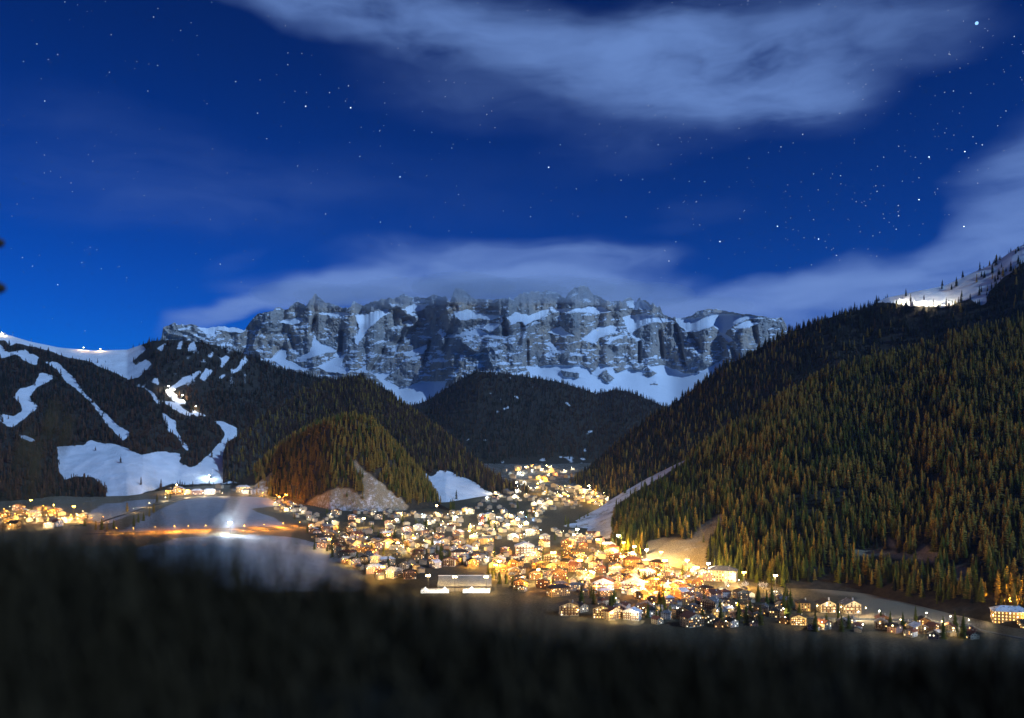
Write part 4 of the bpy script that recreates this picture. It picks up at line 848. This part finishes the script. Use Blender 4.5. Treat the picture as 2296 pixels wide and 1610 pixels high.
for px, py, pw in ((4, 752, .8), (188, 786, .7), (225, 788, .6)):
    floodlight(on_layer('ski_hill', px, py), 'warm', pw, 'floodlight on the snowy ridge of the ski hill', 'floodlights on the ski hill ridge', 0, 1.0)

# lift stations, hall, named buildings
def station(name, loc, w, d, h, label, rz=0):
    t = empty(name, loc, rz); tag(t, label, 'station')
    link('wall', MB().box(-w / 2, w / 2, -d / 2, d / 2, -4, h).mesh('wall', [WALLS['white']]), t)
    link('roof', MB().add([(-w / 2 - 1, -d / 2 - 2, h + .02), (w / 2 + 1, -d / 2 - 2, h + .02), (w / 2 + 1, d / 2 + 1, h + 2.6), (-w / 2 - 1, d / 2 + 1, h + 2.6), (-w / 2 - 1, -d / 2 - 2, h + .6), (w / 2 + 1, -d / 2 - 2, h + .6), (w / 2 + 1, d / 2 + 1, h + 3.2), (-w / 2 - 1, d / 2 + 1, h + 3.2)],
         [(0, 3, 2, 1), (4, 5, 6, 7), (0, 1, 5, 4), (1, 2, 6, 5), (2, 3, 7, 6), (3, 0, 4, 7)]).mesh('roof', [ROOFS['snowy']]), t)
    n = max(2, int(w / 4))
    pane = MB().box(-1.6, 1.6, -.05, .03, 0, h - 2.2).mesh('window', [M_LIT_WHITE])
    for k in range(n): link('window', pane, t, (-w / 2 + w * (k + .5) / n, -d / 2, 1.2))
    return t
station('lift_station', on_layer('forest_mountain', 2058, 684), 46, 16, 8, 'long white lit lift station on the snowy mountain crest', .25)
station('lift_station', on_layer('forest_mountain', 2115, 688), 26, 12, 6, 'smaller lit building beside the crest lift station', .25)
station('mountain_hut', on_layer('ski_hill', 6, 750), 18, 12, 6, 'lit hut on the snowy ridge at the far end', -.2)
# tower and cables of the lift
PYL = MB().tube([(0, 0, -2), (0, 0, 16)], [.55, .4], 8).mesh('pylon_shaft', [WALLS['white']]); PYB = MB().box(-3.4, 3.4, -.3, .3, 15.6, 16.3).box(-3.5, -2.7, -1.6, 1.6, 15.2, 15.6).box(2.7, 3.5, -1.6, 1.6, 15.2, 15.6).mesh('pylon_crossarm', [M_DARK])
pyl = []
for px, py, w in ((477, 1062, 'at the foot of the ski run'), (512, 1010, 'half way up the lower ski run'), (450, 1048, 'beside the snowy meadow'), (30, 752, 'on the snowy ridge'), (70, 768, 'lower on the snowy ridge')):
    q = on_layer('ski_hill', px, py); t = empty('lift_pylon', q, .2); tag(t, 'slim ski lift pylon with crossarm ' + w, 'lift pylon', 'ski lift pylons'); link('pylon_shaft', PYL, t); link('pylon_crossarm', PYB, t); pyl.append(q)

def hall():
    q = at(1042, 1322); t = empty('sports_hall', q, 0.03); tag(t, 'broad sports hall with dark roof, white eaves line and lit white gables', 'hall')
    W2, D2 = 35, 16
    link('wall', MB().box(-W2, W2, -D2 + 1, D2, -3, 6.9).mesh('wall', [WALLS['cream']]), t)
    r = link('roof', MB().add([(-W2 - 1, -D2 - 1, 7), (W2 + 1, -D2 - 1, 7), (W2 + 1, D2 + 1, 15), (-W2 - 1, D2 + 1, 15), (-W2 - 1, -D2 - 1, 7.6), (W2 + 1, -D2 - 1, 7.6), (W2 + 1, D2 + 1, 15.6), (-W2 - 1, D2 + 1, 15.6)],
        [(0, 3, 2, 1), (4, 5, 6, 7), (0, 1, 5, 4), (1, 2, 6, 5), (2, 3, 7, 6), (3, 0, 4, 7)]).mesh('roof', [simple('hall_roof_sheet', (.34, .31, .25), .8, .2, .4)]), t)
    link('ridge_cap', MB().box(-W2 - 1.5, W2 + 1.5, D2 + .3, D2 + 1.6, 15.7, 16.5).mesh('ridge_cap', [simple('snowy_cap', (.8, .8, .82), .8, .05)]), r)
    for x0, w, peak in ((-57, 20, -4), (-37, 17, 3), (-2, 36, -6)):
        g = MB(); a, b_, p = x0, x0 + w, x0 + w / 2 + peak
        g.add([(a, -26, 0), (b_, -26, 0), (b_, -26, 4.2), (p + 3.5, -26, 4.6), (p, -26, 8.6), (p - 3.5, -26, 4.6), (a, -26, 4.2)] + [(a, -25.7, 0), (b_, -25.7, 0), (b_, -25.7, 4.2), (p + 3.5, -25.7, 4.6), (p, -25.7, 8.6), (p - 3.5, -25.7, 4.6), (a, -25.7, 4.2)],
              [(0, 1, 2, 3, 4, 5, 6), (13, 12, 11, 10, 9, 8, 7)] + [(k, k + 7, (k + 1) % 7 + 7, (k + 1) % 7) for k in range(7)])
        fr = link('glazed_gable', g.mesh('glazed_gable', [M_LIT_WHITE]), t)
        bb = MB(); n = int(w / 4)
        for k in range(n + 1): x = a + w * k / n; bb.box(x - .18, x + .18, -26.25, -26.02, 0, 4.2)
        link('mullions', bb.mesh('mullions', [M_DARK]), fr)
        link('annex', MB().box(a, b_, -25.6, -15.2, -3, 4.6).mesh('annex', [WALLS['white']]), t)
    HOUSES.append((q.x, q.y, 45))
hall()
for px, py in ((960, 1326), (1020, 1330), (1090, 1330)): floodlight(at(px, py), 'warm', .5, 'added floodlight mast brightening the roof of the broad sports hall', 'added masts in front of the sports hall', 0, 1.6)  # masts added to light the hall roof
for px, py, kind, s, rz, wc, rc, lab, lit in ((1852, 1371, 'chalet', 1.25, .35, 'cream', 'dark shingle', 'cream chalet with wide eaves below the sloping field', .3), (1906, 1373, 'chalet', 1.3, .45, 'cream', 'grey', 'cream chalet next to the wide eaved one below the field', .25),
        (1800, 1368, 'villa', 1.1, .2, 'ochre', 'dark shingle', 'pale ochre villa left of the two cream chalets', .2), (1790, 1400, 'hotel', .7, .1, 'cream', 'dark shingle', 'warmly lit building behind the dark grass tips', .8), (1980, 1400, 'chalet', .9, .4, 'brown timber', 'reddish tile', 'orange lit timber house below the valley road', .4), (2070, 1405, 'chalet', .9, .2, 'brown timber', 'dark shingle', 'timber house with lit gable by the valley road', .5), (2265, 1398, 'long_hotel', 1.2, .2, 'ochre', 'snowy', 'bright ochre hotel at the frame edge by the road', .9),
        (1176, 1246, 'apartment_block', 1.5, .05, 'white', 'snowy', 'large white block glowing in the middle of the orange lit town', .35), (1238, 1264, 'apartment_block', 1.25, -.1, 'white', 'reddish tile', 'tall white house with reddish roof above the orange lit street', .2),
        (1620, 1302, 'long_hotel', 1.3, -.15, 'cream', 'grey', 'long low cream building at the foot of the bare slope', .5), (1350, 1328, 'hotel', 1.25, .1, 'white', 'reddish tile', 'white hotel blazing with light in the lower town', .8), (1420, 1330, 'hotel', 1.2, -.2, 'white', 'snowy', 'white gabled hotel beside the blazing one', .7),
        (1275, 1378, 'apartment_block', 1.05, .1, 'cream', 'dark shingle', 'dim apartment block half hidden by the dark grass', .35), (1350, 1384, 'apartment_block', 1.0, -.05, 'cream', 'dark shingle', 'second dim block beside the one half hidden by grass', .35), (402, 1108, 'hotel', 1.25, -.1, 'brown timber', 'snowy', 'large timber hotel at the foot of the ski runs', .8), (470, 1108, 'long_hotel', 1.0, 0, 'white', 'snowy', 'long white hotel by the ski meadow', .8), (545, 1104, 'long_hotel', 1.3, 0, 'cream', 'snowy', 'long cream hotel beside the wooded knoll', .8)):
    q = at(px, py); building(kind, q, rz - math.atan2(q.x, q.y), s, wc, rc, lab, None, lit, rnd)
    street_lamp((q.x + 9, q.y - 20, float(floor_z(q.x + 9, q.y - 20))), 'warm' if wc != 'white' else 'white', .12 if 'dim' in lab or 'below' in lab or 'left of' in lab or 'next to' in lab else .4, 'street lamp in front of the ' + ' '.join(lab.split()[:7]), None, .3)
# narrow red building among the houses in the middle
q = at(1081, 1178); t = empty('red_tower_house', q, .2); tag(t, 'narrow red house with a steep roof rising in the middle of town', 'house')
RED = simple('red_paint', (.34, .07, .04), .8, .15); link('wall', gable_wall(7, 9, 15, 9).mesh('wall', [RED]), t); link('roof', gable_roof(7, 9, 15, 9, .5, .3).mesh('roof', [ROOFS['reddish tile']]), t)
for z in (3, 7, 11):
    for x in (-1.7, 1.7): link('window', WIN[1], t, (x, -4.5, z))

# trees between the houses
TT = [(705,1232),(760,1190),(835,1195),(848,1205),(905,1218),(938,1160),(936,1182),(1014,1140),(1018,1142),(1010,1143),(1222,1100),(1228,1108),(1268,1178),(1274,1182),(1300,1168),(1310,1166),(1318,1165),(992,1262),(1000,1255),(1008,1266),(880,1262),(870,1270),(1095,1288),(1104,1296),(1110,1290),(1120,1310),(1010,1312),(1016,1316),(1135,1310),(1150,1316),(1260,1250),(1286,1262),(660,1165),(690,1195),(745,1250),(800,1262),(1500,1290),(1530,1300),(1545,1294),(1475,1310),(1240,1318),(1330,1268),(860,1168),(985,1190),(975,1200),(1060,1205),(1110,1190),(1160,1140),(1200,1150),(300,1180),(310,1172),(322,1168),(335,1160),(345,1152),(190,1180),(228,1188),(240,1190),(215,1190),(255,1186),(285,1150),(375,1122),(382,1118),(352,1128),(405,1100),(412,1098),(640,1110),(560,1112),(775,1140),(845,1142),(790,1135),(1760,1345),(1765,1350),(1745,1340),(1772,1360),(1700,1345)]
rt = random.Random(17)
for _ in range(95): TT.append((rt.choice((rt.uniform(690, 1130), rt.uniform(1100, 1600))), rt.uniform(1150, 1340)))
for _ in range(50): TT.append((rt.uniform(1250, 1790), rt.uniform(1340, 1405)))
for _ in range(40): TT.append((rt.uniform(1780, 2250), rt.uniform(1392, 1440)))
for k, (px, py) in enumerate(TT):
    q = at(px, py)
    if not clear_of(q.x, q.y, .5): continue
    kind = 'larch' if px < 420 and rnd.random() < .6 else 'spruce'; s = rnd.uniform(.7, 1.15)
    if k > 76 and not any(inside(np.array([px]), np.array([py]), ZONES[z][0])[0] for z in ('orange', 'lower', 'centre', 'dim', 'fieldside')): continue
    if px in (1010, 1014, 1018): s = 1.3
    zz = [z for z in ZONES if inside(np.array([px]), np.array([py]), ZONES[z][0])[0]]
    where = 'by the road on the snowy meadow' if px < 460 else ('among the houses ' + ZONES[zz[0]][1] if zz else 'on open ground at the edge of town')
    look = 'small ' if s < .8 else 'tall ' if s > 1.02 else ''
    single_tree(kind, k % 4, q, s, s * rnd.uniform(1.0, 1.4), rnd.random() * 6, '%s%s %s' % (look, 'orange lit larch' if kind == 'larch' else 'dark spruce', where), '%s%s trees %s' % (look, kind, where))

# bare trees white with frost, lit from below
M_FROST = simple('frosted_twigs', (.78, .76, .72), .9, .1)
def bare_tree(seed, H):
    r = random.Random(seed); tw = MB(); tr = MB()
    tr.tube([(0, 0, -1), (0.1, 0, H * .2), (0, .1, H * .38)], [.35, .28, .2], 6)
    def grow(p, d, L, rad, lev):
        e = p + d * L; mid = (p + e) / 2 + Vector((r.uniform(-1, 1), r.uniform(-1, 1), r.uniform(-.5, 1))) * L * .08
        tw.tube([p, mid, e], [rad, rad * .8, rad * .55], 3 if lev > 1 else 4, 0, False)
        if lev < 4:
            for _ in range(3 if lev < 3 else 4):
                nd = (d + Vector((r.gauss(0, .62), r.gauss(0, .62), r.gauss(.1, .4)))).normalized(); grow(e if r.random() < .6 else mid, nd, L * r.uniform(.55, .8), max(.05, rad * .55), lev + 1)
    for _ in range(6): grow(Vector((0, .1, H * r.uniform(.22, .38))), Vector((r.gauss(0, .6), r.gauss(0, .6), 1)).normalized(), H * .22, .16, 0)
    return tr.mesh('trunk', [M_BARK]), tw.mesh('crown', [M_FROST])
for k, (px, py, H, lab) in enumerate(((1628, 1322, 15, 'frost white bare tree glowing beside the white lamp'), (1672, 1326, 17, 'broad frosted bare tree right of the glowing one'), (1712, 1330, 18, 'greyish frosted tree at the end of the frosted row'), (2218, 1372, 20, 'pale frosted tree lit at the floodlit road'), (2240, 1382, 15, 'small frosted tree beside the floodlit road'))):
    a, b = bare_tree(70 + k, H); q = at(px, py); t = empty('bare_tree', q, k); tag(t, lab, 'tree', None); link('trunk', a, t); link('crown', b, t)

# ------------------------------------------------------------------ the bank the camera stands on: dark, out of focus
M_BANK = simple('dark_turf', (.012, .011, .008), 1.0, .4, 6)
M_GRASS = simple('dry_grass', (.034, .023, .010), .9, .4, 30)
M_STALK = simple('dry_stalk', (.10, .07, .035), .9, .3, 30)
def edge_py(px): return np.interp(px, [-400, 0, 150, 300, 450, 600, 750, 950, 1150, 1400, 1650, 1850, 2050, 2296, 2700], [1180, 1196, 1200, 1216, 1245, 1272, 1300, 1345, 1362, 1395, 1425, 1430, 1436, 1452, 1470])
D0 = 1.15
def bank_z(X, Y):
    px = CX + FX * X / np.maximum(Y, .05); pe = edge_py(np.clip(CX + FX * X / D0, -400, 2700)) + 62
    ze = (HZ - pe) / FX * D0
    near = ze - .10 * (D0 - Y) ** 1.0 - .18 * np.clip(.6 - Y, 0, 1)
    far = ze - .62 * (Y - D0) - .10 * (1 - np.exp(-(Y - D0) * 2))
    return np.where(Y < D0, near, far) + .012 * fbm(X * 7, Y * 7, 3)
def build_bank():
    xs = np.linspace(-4.5, 4.5, 200); ys = np.concatenate([np.linspace(.1, D0, 40), np.linspace(D0 + .03, 3.6, 40)])
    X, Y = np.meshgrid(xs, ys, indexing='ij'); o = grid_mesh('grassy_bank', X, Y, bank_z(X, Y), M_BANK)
    xs = np.linspace(-160, 160, 90); ys = np.concatenate([np.linspace(-120, -6, 60), np.linspace(-5, .1, 20)])      # unseen slope added behind the camera to keep the moon off the bank
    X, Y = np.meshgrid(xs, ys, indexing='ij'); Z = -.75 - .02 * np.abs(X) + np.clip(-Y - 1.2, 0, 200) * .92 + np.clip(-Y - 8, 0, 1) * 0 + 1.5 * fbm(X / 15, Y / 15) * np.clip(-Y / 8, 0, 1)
    h = grid_mesh('moon_block_hillside', X, Y, Z, M_HILL, {'snow': X * 0, 'grass': X * 0 + .3}); tag(h, 'added unseen hillside behind the viewpoint keeping moonlight off the bank', 'hillside', kind='structure'); tag(o, 'dark turf bank filling the bottom of the picture', 'bank', kind='structure')
build_bank()
def blades(n, y0, y1, h0, h1, w, seed, bend=.5, hmix=None):
    g = np.random.default_rng(seed); Y = g.uniform(y0, y1, n); X = g.uniform(-.78, .78, n) * Y; Z = bank_z(X, Y)
    H = g.uniform(h0, h1, n) * g.lognormal(0, .25, n) * (1 + .9 * fbm(X * 5, Y * 5, 3)); a = g.random(n) * 6.283; b = g.uniform(.1, bend, n)
    V = []
    for k, (t, ww) in enumerate(((0, 1), (.5, .8), (1, .05))):
        cx_ = X + np.cos(a) * b * H * t * t; cy_ = Y + np.sin(a) * b * H * t * t; cz_ = Z - .01 + H * t * (1 - .25 * b * t)
        for s in (-1, 1): V.append(np.stack([cx_ - np.sin(a) * w * ww * s * .5, cy_ + np.cos(a) * w * ww * s * .5, cz_], -1))
    V = np.stack(V, 1).reshape(-1, 3); i = np.arange(n)[:, None] * 6
    F = np.concatenate([i + [0, 1, 3, 2], i + [2, 3, 5, 4]], 0); return V, F
def grass_obj(name, label, sets, mat):
    Vs, Fs, off = [], [], 0
    for V, F in sets: Vs.append(V); Fs.append(F + off); off += len(V)
    V = np.concatenate(Vs); F = np.concatenate(Fs)
    me = bpy.data.meshes.new(name); me.vertices.add(len(V)); me.vertices.foreach_set('co', V.astype(np.float32).ravel()); me.loops.add(F.size); me.loops.foreach_set('vertex_index', F.astype(np.int32).ravel())
    me.polygons.add(len(F)); me.polygons.foreach_set('loop_start', np.arange(0, F.size, 4, dtype=np.int32)); me.polygons.foreach_set('loop_total', np.full(len(F), 4, np.int32)); me.update(); me.materials.append(mat)
    o = link(name, me); tag(o, label, 'grass', kind='stuff'); return o
grass_obj('bank_grass', 'dark blurred grass covering the near bank', [blades(30000, .42, 1.6, .025, .07, .003, 1), blades(2600, .7, 1.4, .06, .13, .0035, 2, .9)], M_GRASS)
# taller dry stalks standing out of the grass, one object each
def stalk(px0, px1, py1, Y, label, r=.0022, tuft=True):
    x0, x1 = (px0 - CX) / FX * Y, (px1 - CX) / FX * Y; z0 = float(bank_z(np.array(x0), np.array(Y))) - .01; z1 = (HZ - py1) / FX * Y
    P = [(x0 + (x1 - x0) * t ** 1.6, Y + .02 * t, z0 + (z1 - z0) * t) for t in (0, .25, .5, .75, 1)]
    t = empty('grass_stalk', P[0]); o0 = Vector(P[0]); b = MB().tube([Vector(p) - o0 for p in P], [r, r * .9, r * .8, r * .6, r * .4], 5); link('stem', b.mesh('stem', [M_STALK]), t)
    s = MB(); e = Vector(P[-1]) - o0; d = (Vector(P[-1]) - Vector(P[-2])).normalized(); s.tube([e - d * .01, e + d * .012, e + d * .045], [r, r * 2.4, r * .4], 6); link('seed_head', s.mesh('seed_head', [M_STALK]), t)
    tag(t, label, 'grass stalk', 'tall dry stalks in the near grass')
for a in ((-30, 22, 1030, 1.0, 'blurred tan stalk at the very edge leaning over the hamlet'), (30, 84, 975, .95, 'tallest blurred stalk leaning over the dark trees by the hamlet'), (60, 118, 1000, .98, 'blurred stalk just right of the tallest one'), (40, 52, 1060, 1.05, 'short upright blurred stalk between the two leaning ones'),
          (440, 505, 1135, 1.1, 'blurred stalk crossing the floodlit meadow'), (640, 690, 1215, 1.0, 'dark blurred stalk against the grey lower meadow'), (610, 648, 1232, 1.08, 'shorter dark stalk left of the one on the grey meadow'), (720, 738, 1262, 1.1, 'low dark stalk at the edge of the lower town')):
    stalk(*a)
# twig with bud clusters reaching into the frame at the edge
def twig():
    Y = 2.6; X0 = (-26 - CX) / FX * Y; f = lambda px, py: Vector(((px - CX) / FX * Y, Y, (HZ - py) / FX * Y))
    z0 = float(bank_z(np.array(X0), np.array(Y))) - .01; base = Vector((X0, Y, z0)); t = empty('bud_twig', base); tag(t, 'black blurred twig with two buds poking in at the edge', 'twig')
    P = [base, base.lerp(f(-30, 700), .5), f(-32, 720), f(-24, 520)]; link('stem', MB().tube([p - base for p in P], [.012, .010, .008, .005], 6).mesh('stem', [M_BARK]), t)
    for px, py, r in ((-2, 545, 12), (-2, 646, 14)):
        c = f(px, py) - base; k = r / FX * Y; b = MB(); a0 = f(-28, py + 20) - base
        b.tube([a0, (a0 + c) / 2 + Vector((0, 0, k * .3)), c], [.005, .0045, .004], 5); link('twig_branch', b.mesh('twig_branch', [M_BARK]), t)
        s = MB(); s.tube([c - Vector((k * .9, 0, k * .3)), c - Vector((k * .5, 0, 0)), c, c + Vector((k * .6, 0, -k * .1)), c + Vector((k, 0, -k * .5))], [k * .3, k * .85, k, k * .7, k * .15], 8); link('bud', s.mesh('bud', [M_BARK], True), t)
twig()

# ------------------------------------------------------------------ stars
SD = 42000.0
def star_dir(px, py): return Vector(((px - CX) / FX, 1, (HZ - py) / FX)).normalized() * SD
OCT = ([(1, 0, 0), (-1, 0, 0), (0, 1, 0), (0, -1, 0), (0, 0, 1), (0, 0, -1)], [(0, 2, 4), (2, 1, 4), (1, 3, 4), (3, 0, 4), (2, 0, 5), (1, 2, 5), (3, 1, 5), (0, 3, 5)])
SM = [MB().add(*OCT).mesh('star', [emit('starlight_%d' % k, (.80, .90, 1.0), s)]) for k, s in enumerate((1.2, 2.2, 5.0))]
LS = lambda x, y: (.5014 * x, .5014 * y)
RS = lambda x, y: (1148 + .5014 * x, .5014 * y)
BR = [LS(*p) for p in ((471,7),(687,76),(706,38),(105,275),(258,244),(165,197),(881,159),(200,452),(661,407),(705,293),(1163,357),(1054,365),(1350,239),(1287,289),(1367,475),(1474,414),(1515,394),(1558,384),(1545,452),(1568,482),(951,665),(1152,506),(1615,569),(1699,583),(1852,583),(1931,592),(1701,653),(1609,699),(2026,645),(2021,662),(1930,713),(1789,791),(1908,785),(1331,742),(645,874),(1456,957),(1992,906),(258,1273),(366,1174),(453,1202),(433,1117),(985,1181),(1132,1161),(145,1190),(100,1152),(2177,512),(2204,438),(1701,993))] + \
     [RS(*p) for p in ((168,43),(610,471),(640,515),(216,647),(164,748),(288,845),(463,683),(584,802),(652,933),(654,647),(391,555),(793,811),(847,873),(862,812),(897,706),(1015,574),(1060,709),(1203,657),(1257,639),(1300,601),(1466,507),(1349,778),(1425,797),(1470,786),(1369,849),(1039,941),(1019,978),(1187,1012),(1224,1067),(1371,1069),(1306,1063),(1348,982),(1246,975),(1451,1142),(1631,1146),(1339,1184),(1614,1055),(1727,919),(1727,947),(1729,965),(1660,957),(1718,1025),(1820,893),(1865,702),(2025,678),(1635,743),(1627,831),(1632,856),(1954,960),(2021,1013),(1935,413),(1974,407),(1976,604),(2246,163),(2284,230),(2209,496),(1820,795),(930,1080),(683,1120),(702,1167),(510,970),(83,969),(1958,322),(2103,648),(2042,706),(733,1081))]
BIG = {LS(1789,791), LS(1367,475), LS(1568,482), RS(1187,1012), RS(930,1080), RS(2021,1013), RS(1820,893), RS(1865,702), RS(2025,678), RS(1371,1069), RS(164,748)}
for k, p in enumerate(BR):
    big = p in BIG; r = SD / FX * (.95 if big else (.58 + .25 * ((k * 37) % 10) / 10))
    o = link('star', SM[2 if big else (k % 2)], None, star_dir(*p), k, (r, r, r))
    side = 'over the forest mountain' if p[0] > 1600 else ('above the rock massif' if p[0] > 900 else 'over the ski hill')
    tag(o, '%s star in the blue night sky %s' % ('bright' if big else 'small', side), 'star', '%s stars %s' % ('bright' if big else 'small', side))
r = SD / FX * 3.0; o = link('star', MB().tube([(0, 0, -1), (0, 0, -.7), (0, 0, 0), (0, 0, .7), (0, 0, 1)], [.05, .7, 1, .7, .05], 12).mesh('bright_star', [emit('brightest_star', (.28, .58, 1.0), 1.5)], True), None, star_dir(2190, 52), 0, (r, r, r))
tag(o, 'brightest star, blue white, high over the forest mountain', 'star')
def cloudy(px, py):
    t = 0
    for (x, y, rx, ry, rot, amp, soft) in CLOUDS['high'] + CLOUDS['cap'] + CLOUDS['right']:
        c, s_ = math.cos(math.radians(rot)), math.sin(math.radians(rot)); dx, dy = px - x, y - py
        r = math.hypot((dx * c + dy * s_) / rx, (dy * c - dx * s_) / ry); t += amp * float(sstep(1 + soft, 1 - soft, r))
    return t > .3
def star_dust():
    g = np.random.default_rng(3); b = MB()
    for k in range(5200):
        px = g.uniform(-1200, 3400); py = g.uniform(-900, 760)
        if cloudy(px, py): continue
        if g.random() > (.35 + .65 * (px > 1500)) : continue
        c = star_dir(px, py); r = SD / FX * (.4 + .3 * g.random() ** 3); b.add([c + Vector(v) * r for v in OCT[0]], OCT[1], int(g.integers(0, 3)))
    o = link('faint_stars', b.mesh('faint_stars', [emit('star_dust_a', (.6, .75, 1), .9), emit('star_dust_b', (.75, .85, 1), 1.5), emit('star_dust_c', (.8, .85, 1), 2.2)])); tag(o, 'dust of countless faint stars across the blue sky', 'stars', kind='stuff')
star_dust()

# ------------------------------------------------------------------ haze in the valley
def haze():
    b = MB().box(-9000, 9000, -300, 9500, -214, 1400); m = bpy.data.materials.new('valley_haze'); m.use_nodes = True; nt = m.node_tree; nt.nodes.clear()
    v = node(nt, 'ShaderNodeVolumePrincipled'); v.inputs['Color'].default_value = (.34, .58, 1, 1); v.inputs['Density'].default_value = 1.3e-5; v.inputs['Anisotropy'].default_value = .2
    o = node(nt, 'ShaderNodeOutputMaterial'); nt.links.new(v.outputs[0], o.inputs['Volume'])
    h = link('haze', b.mesh('haze', [m])); tag(h, 'thin bluish night haze filling the valley', 'haze', kind='stuff')
haze()

# cloud skirts that hang over the summits, the snow gun's plume and mist added for floodlight glare: soft ellipsoids of mist
def mist(name, label, c, rad, dens, col, cat='mist', group=None, aniso=.3):
    b = MB(); n, m = 20, 12; vs = [(math.sin(math.pi * i / m) * math.cos(6.2832 * j / n), math.sin(math.pi * i / m) * math.sin(6.2832 * j / n), -math.cos(math.pi * i / m)) for i in range(m + 1) for j in range(n)]
    b.add(vs[:], [(i * n + j, i * n + (j + 1) % n, (i + 1) * n + (j + 1) % n, (i + 1) * n + j) for i in range(m) for j in range(n)])
    mt = bpy.data.materials.new(name); mt.use_nodes = True; nt = mt.node_tree; nt.nodes.clear(); v = node(nt, 'ShaderNodeVolumePrincipled'); v.inputs['Color'].default_value = (*col, 1); v.inputs['Density'].default_value = dens; v.inputs['Anisotropy'].default_value = aniso
    o_ = node(nt, 'ShaderNodeOutputMaterial'); nt.links.new(v.outputs[0], o_.inputs['Volume'])
    o = link(name, b.mesh(name, [mt], True), None, c, 0, rad); tag(o, label, cat, group, 'stuff'); return o
for px, py, w, h, tau in ((690, 662, 130, 22, .5), (800, 668, 140, 20, .6), (930, 655, 150, 24, .6), (1040, 645, 120, 26, .9), (1130, 656, 150, 24, .9), (1235, 650, 150, 22, .8), (1340, 655, 130, 22, .5), (1430, 664, 130, 22, .6), (1560, 690, 130, 18, .4)):
    Y = 5900; depth = 420; mist('summit_cloud', 'thin moonlit cloud hanging over the summits of the massif', ((px - CX) / FX * Y, Y, (HZ - py) / FX * Y), (w / FX * Y, depth, h / FX * Y), tau / (2 * depth), (.93, .96, 1.0), 'cloud', 'cloud skirts over the summits')
q = at(516, 1199)
for k, (dx, dy, dz, r, dn) in enumerate(((4, 22, 40, (24, 22, 26), .0016), (10, 34, 56, (30, 26, 30), .0014), (0, -2, 19, (32, 24, 24), .0010))):  # last puff sits on the lamp head, standing in for lens glare
    mist('snow_mist', 'faint plume of snow mist with an added puff for floodlight glare', (q.x + dx, q.y + dy, q.z + dz), r, dn, (.9, .95, 1), 'mist', 'snow mist and floodlight glare over the meadow', .0)
